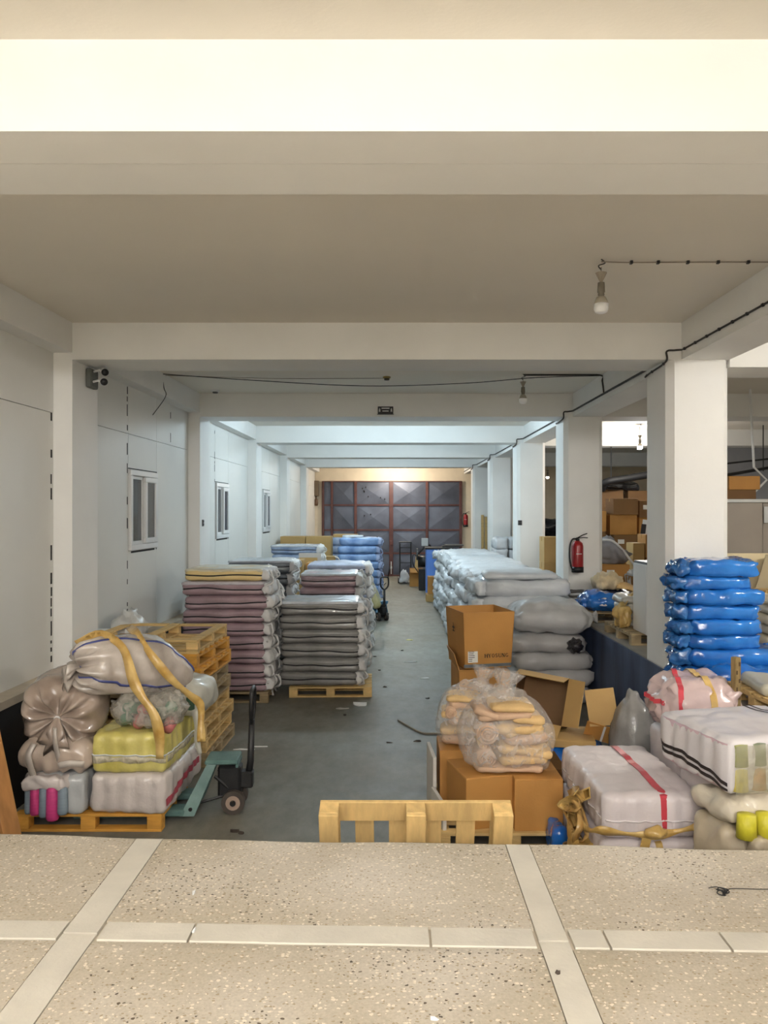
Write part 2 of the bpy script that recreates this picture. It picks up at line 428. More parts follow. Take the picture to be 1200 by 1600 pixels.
# raised dock in front: base slab, terrazzo panels with recessed joints, cement strips
def edge_y(x): return 3.735 - .047 * x + .012 * math.sin(x * 2.1) + .006 * math.sin(x * 7 + 1)
xs = [-3.8 + i * .12 for i in range(56)]
dock = MB().prism([(-3.8, -5.0), (2.8, -5.0)] + [(x, edge_y(x) - .02) for x in xs[::-1] if x < 2.8], 0.0, .985)
dock_o = struct('dock_floor', dock, M_LEDGE, 'raised terrazzo dock floor in the foreground')
def slab_piece(name, x0, x1, y0, y1, ztop, m, front=False, nx=14):
    """y0,y1: functions of x; a slab with a rounded front lip when front"""
    mb = MB(); rows = []
    fr = [0, .25, .5, .75, .97, .99, 1.0] if front else [0, .02, .5, .98, 1]
    for i in range(nx + 1):
        x = x0 + (x1 - x0) * i / nx; a, b_ = y0(x), y1(x)
        col = []
        for t in fr:
            z = ztop
            if front and t > .96: z -= {.97: .0, .99: .004, 1.0: .016}[t]
            elif not front and t in (0, 1): z -= .004
            z += .0016 * noise.noise(Vector((x * 3, (a + (b_ - a) * t) * 3, 1)))
            col.append(Vector((x, a + (b_ - a) * t, z)))
        rows.append(col)
    k = len(fr); vs = [p for c in rows for p in c]; fs = []
    for i in range(nx):
        for j in range(k - 1): fs.append((i * k + j, (i + 1) * k + j, (i + 1) * k + j + 1, i * k + j + 1))
    base = len(vs)
    ring = [i * k for i in range(nx + 1)] + [nx * k + j for j in range(1, k)] + [i * k + k - 1 for i in range(nx - 1, -1, -1)] + [j for j in range(k - 2, 0, -1)]
    vs += [Vector((vs[q].x, vs[q].y, .984)) for q in ring]
    n = len(ring)
    for i in range(n): fs.append((ring[i], base + i, base + (i + 1) % n, ring[(i + 1) % n]))
    mb.add(vs, fs); return part(name, mb, m, dock_o, False)
def strip_y(x): return 2.905 - .030 * x
G_ = .004
vstr = [(-1.25, -1.12), (.55, .66)]
cols_ = [(-3.75, -1.25), (-1.12, .55), (.66, 2.78)]
for (a, b_) in cols_:
    slab_piece('terrazzo_panel', a + G_, b_ - G_, lambda x: strip_y(x) + .065 + G_, edge_y, .999, M_TERR, True, 24)
    slab_piece('terrazzo_panel', a + G_, b_ - G_, lambda x: .9, lambda x: strip_y(x) - .065 - G_, .999, M_TERR)
    slab_piece('terrazzo_panel', a + G_, b_ - G_, lambda x: -4.95, lambda x: .9 - .13, .999, M_TERR)
for (a, b_) in vstr:
    slab_piece('joint_strip', a, b_, lambda x: strip_y(x) - .02, edge_y, 1.0005, M_STRIP, True, 4)
    slab_piece('joint_strip', a, b_, lambda x: -4.95, lambda x: strip_y(x) - .026, 1.001, M_STRIP, False, 4)
for (a, b_) in [(-3.75, -1.26), (-1.105, -.765), (-.755, .14), (.15, .535), (.675, .80), (.81, 1.24), (1.25, 2.78)]:
    slab_piece('joint_strip', a, b_, lambda x: strip_y(x) - .063, lambda x: strip_y(x) + .063, .9995, M_STRIP, False, 6)

# hall platform beyond the columns, with its blue painted side
struct('platform', MB().span(2.8, 12.0, -5.0, 31.1, 0, 1.0), mat('platform_concrete', (150, 143, 132), .75, .14, 2.5, .1, 30), 'concrete platform of the storage hall')
struct('trim_1', MB().span(2.775, 2.80, 3.8, 31.1, 0, .985), M_BLUE, 'dark blue painted side of the raised platform')
# ledge along the side wall
lp = [(lx(y), y) for y in [3.6] + YC[1:]]
struct('ledge', MB().prism([(-3.9, 31.1), (-3.9, 3.6)] + lp, .93, 1.0), M_LEDGE, 'narrow concrete ledge along the panelled wall')
struct('trim_2', MB().prism([(-3.9, 31.1), (-3.9, 3.6)] + [(x + -.012, y) for x, y in lp], 0, .93), M_BLACK, 'black side of the narrow ledge')  # side below the ledge in plain black

# beams and columns
for k in range(6):
    y0, y1 = YC[k], YC[k] + CW
    xr = 12.0 if k == 0 else 2.94
    if k == 0:
        b0 = struct('beam', MB().span(-3.9, xr, y0, y0 + .29, ZB, ZC), M_COLP, 'nearest cross beam with a brightly lit face')
        part('beam_half', MB().span(-3.9, xr, y0 + .302, y1, ZB + .004, ZC), M_COLP, b0)
    else:
        struct('beam', MB().span(-3.9, xr, y0, y1, ZB, ZC), M_COLP, 'painted concrete cross beam over the aisle')
for y0, y1 in zip([-5.0] + [y + CW for y in YC[:6]], YC[:6] + [31.14]):
    struct('beam', MB().span(2.94, 3.43, y0, y1, ZB, ZC), M_COLP, 'long painted beam between the free columns')
for k in range(1, 6):
    struct('beam', MB().span(2.94, 3.43, YC[k], YC[k] + CW, ZB, ZC), M_COLP)
    poly = [(RX0 + .07, YC[k]), (RX1 - .06, YC[k]), (RX1, YC[k] + .06), (RX1, YC[k] + CW), (RX0, YC[k] + CW), (RX0, YC[k] + .07)]
    struct('column', MB().prism(poly, 0, ZB), M_COLP, 'square white painted column between aisle and hall')
    struct('column', MB().prism([(lx(YC[k]), YC[k]), (lx(YC[k] + CW), YC[k] + CW), (-3.9, YC[k] + CW), (-3.9, YC[k])], .99, ZB), M_COLP, 'white column standing out of the panelled wall')
    struct('beam', MB().prism([(lx(YC[k - 1] + CW), YC[k - 1] + CW), (lx(YC[k]), YC[k]), (-3.9, YC[k]), (-3.9, YC[k - 1] + CW)], 4.215, ZC), M_COLP, 'long beam above the panelled wall')
struct('beam', MB().prism([(lx(27.1), 27.1), (lx(31.1), 31.1), (-3.9, 31.1), (-3.9, 27.1)], 4.215, ZC), M_COLP)
struct('column', MB().span(RX0, RX1, 3.12, 3.75, 0, ZB), M_COLP)
# hall beams
struct('beam', MB().span(3.43, 12, 7.79, 8.42, 4.07, ZC), M_COLP, 'bright hall beam beside the first column')
struct('beam', MB().span(3.43, 12, 17.9, 18.5, ZB, ZC), M_COLP, 'bright hall beam far beyond the second column')
struct('beam', MB().span(3.43, 12, 24.9, 25.5, ZB - .05, ZC), M_COLP, 'far hall beam in half shade')
struct('beam', MB().span(3.43, 12, 12.46, 13.09, ZB, ZC), M_COLP, 'shaded hall beam in line with the extinguisher column')

# panelled side wall
wl = struct('wall_left', MB().prism([(lx(y) - REC - .45, y) for y in YC] + [(-4.2, 31.14), (-4.2, -5), (lx(-5) - REC - .45, -5)], 0, ZC), M_DARKW, 'side wall of pale sandwich panels between columns')
def wall_piece(y0, y1, z0, z1, name='wall_panel', m=None, th=.09, out=0.0):
    a, b_ = lx(y0) - REC + out, lx(y1) - REC + out
    return part(name, MB().prism([(a, y0), (b_, y1), (b_ - th, y1), (a - th, y0)], z0, z1), m or M_PANEL, wl)
def bay(ys, y_a, y_b, wins):
    cuts = [y_a] + ys + [y_b]
    for a, b_ in zip(cuts[:-1], cuts[1:]):
        g = .004
        wn = [q for q in wins if abs(q[0] - a) < .02]
        if wn:
            wall_piece(a + g, b_ - g, 1.0, 2.10); wall_piece(a + g, b_ - g, 3.15, 3.60)
        else:
            wall_piece(a + g, b_ - g, 1.0, 3.60)
        wall_piece(a + g, b_ - g, 3.606, 4.215)
    # dark jagged gap fillers at the open joints
def foam(y, z0, z1, wdt, seed):
    rr = random.Random(seed); z = z0; mb = MB()
    while z < z1:
        h = rr.uniform(.03, .16)
        if rr.random() < .5:
            mb.prism([(lx(y) - REC + .003, y - wdt * rr.uniform(.3, .5)), (lx(y) - REC + .003, y + wdt * rr.uniform(.2, .5)), (lx(y) - REC - .02, y + wdt * .5), (lx(y) - REC - .02, y - wdt * .5)], z, min(z + h, z1))
        z += h + rr.uniform(.01, .05)
    if mb.v:
        o = part('joint_gap', mb, M_SEAM, wl); o['kind'] = 'stuff'
bay([0.4, -2.2][::-1], -4.9, 3.12, [])
bay([4.9, 6.3], 3.75, 7.79, [])
foam(7.74, 1.0, 3.6, .035, 1)
bay([9.83, 10.92], 8.42, 12.46, [(9.83,)])
foam(9.80, 1.0, 4.2, .028, 2); foam(11.55, 3.3, 4.1, .02, 3)
bay([14.2, 15.25], 13.09, 17.13, [(14.2,)])
foam(14.17, 3.15, 4.1, .02, 4)
bay([18.95, 20.05], 17.76, 21.8, [(18.95,)])
bay([24.0], 22.43, 26.47, [])
bay([29.0], 27.1, 31.1, [])

M_GLASS = mat('window_glass', (66, 72, 78), .08, .1, 2, spec=.8)
def window(name, y0, y1, label):
    a, b_ = Vector((lx(y0) - REC, y0, 0)), Vector((lx(y1) - REC, y1, 0))
    wlen = (b_ - a).length; ang = math.atan2(b_.y - a.y, b_.x - a.x)
    o = sempty(name, label, (a.x, a.y, 2.10), ang)      # local x along the wall, local -y into the aisle
    H = 1.05
    fr = MB()
    for x0, x1, z0, z1 in ((.02, wlen - .03, 0.0, .075), (.02, wlen - .03, H - .075, H), (.02, .09, .075, H - .075), (wlen - .10, wlen - .03, .075, H - .075)):
        fr.span(x0, x1, -.035, .06, z0, z1, .006)
    part('window_frame', fr, M_PVC, o)
    dk = MB().span(wlen - .028, wlen - .006, -.004, .05, -.03, H + .02).span(.1, wlen - .1, -.004, .04, -.032, -.008).span(0, wlen, -.004, .03, H + .006, H + .018)
    part('gap', dk, M_SEAM, o)
    mid = wlen * .52
    s1 = MB()
    for x0, x1, z0, z1 in ((.09, mid, .075, .12), (.09, mid, H - .12, H - .075), (.09, .12, .12, H - .12), (mid - .05, mid, .12, H - .12)):
        s1.span(x0, x1, .0, .035, z0, z1, .004)
    part('sash', s1, M_PVC, o)
    part('pane', MB().span(.12, mid - .05, .014, .02, .12, H - .12), M_GLASS, o)
    s2 = MB(); x0_, x1_ = mid - .03, wlen - .10
    for x0, x1, z0, z1 in ((x0_, x1_, .08, .15), (x0_, x1_, H - .15, H - .08), (x0_, x0_ + .07, .15, H - .15), (x1_ - .07, x1_, .15, H - .15)):
        s2.span(x0, x1, -.045, -.002, z0, z1, .006)
    part('sash', s2, M_PVC, o)
    part('pane', MB().span(x0_ + .07, x1_ - .07, -.028, -.022, .15, H - .15), M_GLASS, o)
window('window_1', 9.83, 10.92, 'white sliding window nearest on the panelled wall')
window('window_2', 14.2, 15.25, 'white sliding window in the second bay of the panelled wall')
window('window_3', 18.95, 20.05, 'white sliding window in the third bay of the panelled wall')

# steel gate
gate = sempty('door_1', 'tall brown framed steel gate with creased grey panels', (0, 31.10, 0))
M_GF = mat('gate_frame_paint', (86, 50, 44), .5, .25, 4, .08, 30)
M_GP = mat('gate_panel_steel', (88, 93, 106), .42, .28, 1.4, .05, 12, metal=.25, rnd=.1)
gx = [-2.78, -2.42, -1.46, -.02, 1.43, 2.79]; gz = [0.0, .93, 1.87, 2.88, 3.85]
for i in range(6):
    wd = .16 if i == 3 else .11
    if i in (0, 1): wd = .09
    part('post', MB().box((gx[i], -.02, 1.925), (wd, .10, 3.85), None, .008), M_GF, gate)
for j in range(5):
    for i in range(5):
        a, b_ = gx[i] + (.08 if i == 3 else .056), gx[i + 1] - (.08 if i + 1 == 3 else .056)
        part('rail', MB().span(a, b_, -.055, .02, gz[j] - (.0 if j == 0 else .035), gz[j] + (.06 if j == 0 else .035 if j < 4 else .0)), M_GF, gate)
for i in range(5):
    for j in range(4):
        a, b_ = gx[i] + .05, gx[i + 1] - .05; z0, z1 = gz[j] + .03, gz[j + 1] - .03
        d = -.05 if b_ - a > .5 else -.012
        vs = [(a, 0, z0), (b_, 0, z0), (b_, 0, z1), (a, 0, z1), ((a + b_) / 2, d, (z0 + z1) / 2), (a, .02, z0), (b_, .02, z0), (b_, .02, z1), (a, .02, z1)]
        part('panel', MB().add(vs, [(0, 1, 4), (1, 2, 4), (2, 3, 4), (3, 0, 4), (8, 7, 6, 5), (0, 5, 6, 1), (1, 6, 7, 2), (2, 7, 8, 3), (3, 8, 5, 0)]), M_GP, gate)
part('bolt', MB().tube([(-.02, -.11, .1), (-.02, -.11, .6)], .018, 8).box((-.02, -.09, .36), (.07, .04, .09)), M_PVC, gate)
part('lock', MB().box((-.02, -.09, 1.35), (.12, .05, .18), None, .01), M_GF, gate)
holes = MB()
for hx_, hz_ in ((-1.18, 3.55), (-1.12, 3.45), (-1.1, 3.42), (-.95, 3.22), (-.45, 3.18), (-.28, 3.12), (-1.05, 3.6), (-1.1, 2.45), (-.85, 2.5)):
    holes.box((hx_, -.045, hz_), (.045, .03, .06))
part('rust_hole', holes, M_SEAM, gate)['kind'] = 'stuff'

# ------------------------------------------------------------------ wall and ceiling fittings
def hanging_bulb(x, y, ztop, label, glow=0, drop=.39):
    o = thing('hanging_bulb', label, 'lamp', (x, y, ztop), 0)
    r = .054
    part('hook', MB().tube(curve([(0, 0, 0), (.03, 0, -.03), (-.02, 0, -.05), (.0, 0, -.08)], 4), .005, 6), M_WIRE, o)
    part('cord', MB().tube([(0, 0, -.06), (0, 0, -drop + .22)], .004, 6), M_WIREW if glow == 0 else M_WIRE, o)
    part('cord_tie', MB().lathe([(.006, -drop + .29), (.045, -drop + .285), (.012, -drop + .22), (.008, -drop + .21)], 8), M_WIREW, o)
    part('socket', MB().lathe([(.012, -drop + .215), (.026, -drop + .21), (.03, -drop + .14), (.022, -drop + .13), (.026, -drop + .12), (.02, -drop + .105)], 12), mat('socket_plastic', (120, 112, 98), .4), o, True)
    part('bulb_base', MB().lathe([(.022, -drop + .108), (.034, -drop + .1), (.05, -drop + .065), (.054, -drop + .05)], 16), mat('bulb_shell', (176, 168, 150), .4, .03), o, True)
    m = emit_mat('bulb_lit', (255, 250, 240), glow) if glow else mat('bulb_diffuser', (246, 246, 246), .3, .01)
    part('diffuser', MB().lathe([(.054, -drop + .05), (.055, -drop + .01), (.046, -drop - .012), (.03, -drop - .02), (.0, -drop - .022)], 18), m, o, True)
    return o
hanging_bulb(1.59, 5.83, ZC, 'unlit white bulb hanging on a bare cord from the ceiling nearest the dock')
hanging_bulb(1.83, 10.7, ZC, 'small white bulb hanging on a bare wire before the exit sign beam')
hb = hanging_bulb(5.43, 16.8, ZC, 'glowing bulb hanging in the storage hall beside the big column', 40, .53)
lamp('hall_bulb_light', (5.43, 16.8, 3.84), 60, NEUT, .06)
hb = hanging_bulb(5.6, 27.6, ZC, 'tiny lit bulb far back in the dark hall', 6, .7)

def cable(name, label, pts, r=.006, m=None, clips=None, n=6, clipm=None, group=None):
    o = thing(name, label, 'cable', (0, 0, 0), 0, group)
    cp = curve(pts, n)
    part('wire', MB().tube(cp, r, 6), m or M_WIRE, o, True)
    if clips:
        L_ = [0]
        for a, b_ in zip(cp[:-1], cp[1:]): L_.append(L_[-1] + (b_ - a).length)
        k = 1; s = clips
        for i in range(1, len(cp)):
            while s < L_[i]:
                t = (s - L_[i - 1]) / max(1e-6, L_[i] - L_[i - 1]); p = cp[i - 1].lerp(cp[i], t)
                part('clip', MB().box(p, (.022, .03, .026), None, .003), clipm or M_STEELD, o); s += clips
    return o
zc_ = 4.235; xb = 2.94 - .012
cable('ceiling_cable', 'thin clipped cable along the ceiling to the nearest bulb', [(1.59, 5.83, ZC - .02), (1.75, 5.80, ZC - .035), (2.05, 5.87, ZC - .012), (2.5, 5.87, ZC - .01), (2.9, 5.87, ZC - .01)], .005, M_WIREW, .23)
pts = [(xb, 3.9, zc_ + .02), (xb, 5.6, zc_), (xb, 7.0, zc_), (xb, 7.72, zc_)]
cable('beam_cable', 'dark clipped cable on the long beam before the first free column', pts, .009, M_WIRE, .27)
pts = [(xb, 7.74, zc_), (2.86, 7.765, zc_), (2.785, 7.78, zc_ - .01), (2.785, 7.80, ZB - .02), (2.785, 8.3, ZB - .05), (2.79, 8.44, ZB - .06), (xb, 8.5, zc_)]
cable('beam_cable', 'cable looping round the head of the first free column', pts, .010, M_WIRE, .35)
for k in range(1, 6):
    y0, y1 = YC[k] + CW + .06, YC[k + 1] - .05
    cable('beam_cable', ['', 'dark clipped cable on the long beam between first and second free columns', 'dark clipped cable on the long beam between second and third free columns',
          'dark clipped cable on the long beam between third and fourth free columns', 'dark clipped cable on the long beam between fourth and fifth free columns', 'dark clipped cable on the long beam beside the steel gate'][k],
          [(xb, y0, zc_), (xb, (y0 + y1) / 2, zc_), (xb, y1, zc_)], .014, M_WIRE, .28 if k < 3 else .5)
    if k < 5:
        yk = YC[k + 1]
        cable('beam_cable', ['', 'cable looping round the head of the column with the extinguisher', 'cable looping round the head of the third free column', 'cable looping round the head of the fourth free column', 'cable looping round the head of the fifth free column'][k],
              [(xb, y1 + .01, zc_), (2.85, yk - .02, zc_ - .01), (2.79, yk - .01, zc_ - .02), (2.785, yk + .02, ZB - .03), (2.785, yk + .55, ZB - .05), (xb, yk + CW + .04, zc_)], .012)
# drop to second bulb
cable('ceiling_cable', 'dark cable from the long beam across the ceiling to the second bulb', [(xb, 10.6, zc_), (xb, 10.68, ZC - .1), (2.9, 10.7, ZC - .014), (2.4, 10.7, ZC - .012), (1.84, 10.7, ZC - .012)], .011, M_WIRE)
cable('sagging_wire', 'thin wire sagging under the ceiling across the whole aisle', [(-3.2, 10.62, ZC - .01), (-2.0, 10.64, ZC - .09), (-.4, 10.66, ZC - .17), (1.0, 10.68, ZC - .13), (2.0, 10.69, ZC - .05), (2.92, 10.7, ZC - .02)], .006, M_WIRE)
cable('sagging_wire', 'upper thin wire from the panelled wall to the ceiling sensor', [(-3.2, 10.72, ZC - .01), (-1.8, 10.8, ZC - .04), (-.3, 10.86, ZC - .03), (-.07, 10.9, ZC - .02)], .005, M_WIREW)
cable('sagging_wire', 'wire dropping down the panelled wall from the ceiling', [(-3.18, 10.64, ZC - .01), (-3.155, 10.64, ZC - .2), (-3.14, 10.66, 4.2), (-3.33, 10.70, 3.95)], .006, M_WIRE)
s_ = thing('smoke_detector', 'small brass coloured sensor on the ceiling over the aisle', 'sensor', (-.07, 10.9, ZC))
part('base', MB().lathe([(.055, 0), (.055, -.02), (.045, -.025)], 16), mat('brass_tone', (142, 122, 70), .4), s_, True)
part('cap', MB().lathe([(.04, -.025), (.035, -.05), (.0, -.055)], 16), mat('brass_dark', (60, 52, 36), .4), s_, True)
s_ = thing('smoke_detector', 'round white smoke detector on the ceiling near the panelled wall', 'sensor', (-2.78, 12.1, ZC))
part('base', MB().lathe([(.07, 0), (.07, -.025), (.055, -.03)], 16), M_PVC, s_, True)
part('cap', MB().lathe([(.045, -.03), (.04, -.05), (.0, -.055)], 16), mat('detector_grey', (90, 90, 90), .4), s_, True)

# sign on the third beam
s_ = thing('exit_sign', 'small black hanging sign on the beam over the aisle', 'sign', (-.10, YC[2] - .012, 4.175))
part('plate', MB().box((0, 0, .075), (.25, .02, .12), None, .004), M_STEELD, s_)
mk = MB().box((0, -.0115, .105), (.13, .002, .018)).box((0, -.0115, .06), (.10, .002, .016))
part('lettering', mk, M_PVC, s_)
for sx in (-1, 1):
    mk = MB().box((sx * .095, -.0115, .098), (.014, .002, .014)).box((sx * .095, -.0115, .075), (.022, .002, .026)).box((sx * .103, -.0115, .055), (.009, .002, .018)).box((sx * .088, -.0115, .055), (.009, .002, .018))
    part('pictogram', mk, M_PVC, s_)
part('edge', MB().box((0, -.002, .008), (.27, .03, .008)), mat('sign_edge', (60, 60, 58), .5), s_)

# cctv on the column of the panelled wall
cx0 = lx(8.25)
s_ = thing('junction_box', 'grey square junction box high on the column of the panelled wall', 'box', (cx0, 8.2, 4.02))
part('housing', MB().box((.028, 0, .0), (.055, .20, .20), None, .008), mat('box_grey', (96, 98, 92), .55), s_)
part('lid', MB().box((.058, 0, .0), (.008, .17, .17), None, .003), mat('box_grey2', (86, 88, 82), .55), s_)
def cctv(label, z, y, dark, aim):
    o = thing('security_camera', label, 'camera', (cx0 + .062, y, z), 0)
    part('bracket', MB().tube([(0, 0, 0), (.06, 0, .015), (.10, -.02, .01)], .012, 8), M_PVC, o, True)
    A = Vector(aim).normalized(); p = Vector((.12, -.02, .0))
    Mx = A.to_track_quat('Z', 'Y').to_matrix().to_4x4(); Mx.translation = p
    part('housing', MB().lathe([(.0, -.07), (.036, -.07), (.04, -.04), (.04, .06), (.034, .075)], 14, Mx), M_PVC, o, True)
    part('lens', MB().lathe([(.038, .066), (.036, .08), (.0, .085)], 14, Mx), M_STEELD, o, True)
    return o
cctv('small white bullet camera, upper of two beside the junction box', 4.09, 8.16, 0, (.5, -1, -.35))
cctv('white camera with a black dome eye, lower of two beside the junction box', 3.98, 8.14, 1, (.45, -1, -.25))

# fire extinguishers
def extinguisher(label, loc, rz=0, sc=1.0):
    o = thing('fire_extinguisher', label, 'extinguisher', loc, rz); o.scale = (sc,) * 3
    part('cylinder', MB().lathe([(.0, .05), (.088, .05), (.092, .08), (.092, .42), (.08, .47), (.045, .50), (.03, .51)], 22), M_RED, o, True)
    part('foot', MB().lathe([(.09, .0), (.096, .0), (.096, .09), (.09, .09)], 22), M_STEELD, o, True)
    part('valve', MB().lathe([(.03, .505), (.032, .53), (.022, .545), (.022, .56)], 12), M_STEELD, o, True)
    part('lever', MB().tube([(0, 0, .555), (.08, -.02, .60), (.15, -.03, .625)], .009, 6).tube([(0, 0, .55), (.09, -.02, .56), (.16, -.03, .555)], .008, 6), M_STEELD, o)
    part('hose', MB().tube(curve([(-.02, -.02, .54), (-.10, -.03, .53), (-.145, -.04, .42), (-.15, -.04, .25), (-.13, -.04, .12), (-.10, -.04, .05)], 5), .014, 8), M_STEELD, o, True)
    part('bracket', MB().box((0, .094, .40), (.10, .02, .06)), M_STEELD, o)
    lb = MB()
    for a in (-.5, -.25, .0, .25):
        lb.box((.0935 * math.sin(a), -.0935 * math.cos(a), .30), (.02, .002, .012), Matrix.Rotation(a, 3, 'Z'))
    part('label_text', lb, M_PVC, o)
    return o
extinguisher('red fire extinguisher on the white column beside the storage hall', (2.99, YC[2] - .106, 1.63), .15)
extinguisher('small red fire extinguisher on the end wall beside the gate', (2.98, 30.9, 2.0), 0)
# electrical cabinet and lower parts left of the gate
s_ = thing('wall_cabinet', 'brown metal cabinet high on the end wall beside the gate', 'cabinet', (-2.99, 31.12, 3.25))
part('body', MB().box((-.15, -.12, .3), (.40, .24, .62), None, .01), mat('cabinet_brown', (104, 88, 68), .6), s_)
part('door', MB().box((-.15, -.25, .3), (.36, .015, .56), None, .004), mat('cabinet_brown2', (112, 96, 74), .6), s_)
s_ = thing('motor_housing', 'small brown motor under the wall cabinet beside the gate', 'motor', (-3.05, 31.0, 2.85))
part('body', MB().lathe([(.0, 0), (.07, .01), (.08, .1), (.07, .25), (.03, .3)], 12), mat('motor_brown', (98, 70, 46), .5), s_, True)
part('pipe', MB().tube([(0, 0, .28), (0, .05, .42)], .03, 8), mat('motor_brown', (98, 70, 46), .5), s_, True)

# ------------------------------------------------------------------ pallets
M_WOODY = mat('pallet_wood_yellow', (206, 150, 62), .7, .14, 5, .15, 40, rnd=.1, stretch=(1, 4, 4))
M_WOODP = mat('pallet_wood_pale', (202, 170, 112), .75, .16, 5, .15, 40, rnd=.13, stretch=(1, 4, 4))
M_WOODG = mat('pallet_wood_grey', (158, 138, 104), .8, .16, 5, .15, 40, rnd=.15, stretch=(1, 4, 4))
PAL = {}
def pallet_meshes(L, W, n, m, nd_w=.1, short=0):
    key = (L, W, n, m.name, short)
    if key not in PAL:
        PAL[key] = dict(
            deck=MB().box((0, 0, 0), (L - short, nd_w, .022), None, .003).mesh('deck_board', m),
            cross=MB().box((0, 0, 0), (.12, W, .022), None, .003).mesh('cross_board', m),
            block=MB().box((0, 0, 0), (.12, .10, .078), None, .004).mesh('block', m),
            skid=MB().box((0, 0, 0), (L, .10, .022), None, .003).mesh('bottom_board', m),
            skidy=MB().box((0, 0, 0), (.10, W, .022), None, .003).mesh('bottom_board', m),
            skidx=MB().box((0, 0, 0), ((L - .30) / 2, .10, .022), None, .003).mesh('bottom_board', m))
    return PAL[key]
def pallet(label, loc, rz=0, L=1.2, W=.8, n=5, m=None, style='euro', rot=None, group=None, name='pallet', nd_w=.1, short=0):
    m = m or M_WOODP
    K = pallet_meshes(L, W, n, m, nd_w, short)
    o = thing(name, label, 'pallet', loc, rz, group, rot)
    ye = W / 2 - .05
    for i in range(n):
        link('deck_board', K['deck'], o, (0, -W / 2 + nd_w / 2 + (W - nd_w) * i / (n - 1), .133))
    for x in (-L / 2 + .06, 0, L / 2 - .06):
        link('cross_board', K['cross'], o, (x, 0, .111))
        for y in (-ye, 0, ye):
            link('block', K['block'], o, (x, y, .061))
    if style == 'euro':
        for y in (-ye, 0, ye): link('bottom_board', K['skid'], o, (0, y, .011))
    else:
        for x in (-L / 2 + .05, 0, L / 2 - .05): link('bottom_board', K['skidy'], o, (x, 0, .011))
        for y in (-ye, ye):
            for x in (-L / 4 + .0, L / 4): link('bottom_board', K['skidx'], o, (x, y, .011))
    return o

pallet('orange yellow pallet on the floor under the thread bales by the pallet truck', (-2.47, 6.64, 0), 0, 1.2, .8, 5, M_WOODY)
# the pallet leaning on the dock edge
th = math.radians(19)
R_ = Matrix.Rotation(th, 3, 'X') @ Matrix(((0, 1, 0), (0, 0, 1), (1, 0, 0)))
up = R_ @ Vector((1, 0, 0))
ctr = Vector((.125, 3.93, 1.045)) - up * .6
pallet('pale wooden pallet standing upright against the dock edge', ctr, 0, 1.2, 1.0, 6, M_WOODP, 'euro', R_.to_euler(), nd_w=.10, short=.12)
# pallet stack, the topmost turned over
rr = random.Random(4)
for i in range(9):
    dx = [.05, .02, .03, -.01, .0, -.02, .0, -.03, -.045][i]; rz = math.radians([-2, -1, -3, -1.5, -2.5, -1, -3, -4.5, -2.5][i])
    mm = [M_WOODG, M_WOODP, M_WOODP, M_WOODP, M_WOODG, M_WOODG, M_WOODY, M_WOODY, M_WOODP][i]
    nm = 'empty pallet, %s in the pallet stack by the wall' % place_word(i, 9)
    if i == 8:
        pallet('pale empty pallet turned over on top of the pallet stack', (-2.50 + dx, 8.40, .1445 * 9), 0, 1.2, 1.16, 7, mm, 'perim', (PI, 0, rz), 'stacked empty pallets', nd_w=.09)
    else:
        pallet(nm, (-2.50 + dx, 8.40 + .01 * (i % 2), .1445 * i), rz, 1.2, 1.16, 7, mm, 'perim', None, 'stacked empty pallets', nd_w=.09)
pallet('pallet under the tall grey stack in the aisle', (-.87, 11.22, 0), math.radians(1.5), 1.16, .9, 6, M_WOODP)
pallet('pallet under the mauve stack with the yellow top', (-2.28, 10.95, 0), 0, 1.2, 1.0, 6, M_WOODG)
pallet('pallet under the brown cartons and clear bags of beige rolls', (.93, 6.42, 0), 0, 1.2, 1.1, 6, M_WOODP)
pallet('pallet under the white bale with red tape', (1.72, 5.55, 0), 0, .8, 1.1, 6, M_WOODG)
pallet('pallet beneath the striped pack and the burst tarp bundle', (2.34, 4.95, 0), 0, .8, 1.1, 6, M_WOODG)
pallet('pallet on the platform edge under the blue sack', (3.30, 11.7, 1.0), math.radians(-3), 1.0, 1.2, 7, M_WOODG)
pallet('pallet on the platform edge under the folded bags, just behind the big column', (3.36, 9.75, 1.0), math.radians(1), 1.0, 1.1, 9, M_WOODG, nd_w=.07)
pallet('pallet on the platform under the pale folded covers', (3.36, 6.25, 1.0), math.radians(4), .9, .8, 6, M_WOODP)

# ------------------------------------------------------------------ soft packs
def pack_mat(name, col, rough=.38, var=.14, vscale=3, bump=.35, bscale=9, coat=.25, col2=None, rnd=.05, stretch=None):
    return mat(name, col, rough, var, vscale, bump, bscale, 0, coat, .5, col2, rnd, stretch)
M_GREYP = pack_mat('grey_pack', (126, 124, 121), .45, .28)
M_GREYT = pack_mat('grey_pack_sheen', (190, 194, 200), .25, .15, 6, .5, 12)  # pale top layer with the sheen put into its colour
M_MAUVE = pack_mat('mauve_pack', (156, 132, 138), .45, .2)
M_YELP = pack_mat('yellow_pack', (226, 200, 140), .38, .1)
M_DGREY = pack_mat('dark_grey_pack', (112, 118, 124), .42, .2)
M_LBLUE = pack_mat('light_blue_pack', (126, 148, 184), .4, .18, 4, col2=(170, 184, 206))
M_SACK = pack_mat('white_sack', (214, 218, 222), .5, .08, 4, .35, 14)
M_SACKG = pack_mat('grey_sack', (182, 180, 178), .45, .12, 3, .35, 10)
M_TIE = mat('white_tie', (214, 212, 210), .6, .06, 10)
M_TIEB = mat('blue_tie', (150, 164, 196), .5, .15, 10)
M_BLUEF = pack_mat('blue_film', (18, 96, 190), .16, .22, 2.5, .6, 8, .6, (46, 128, 214), .06)

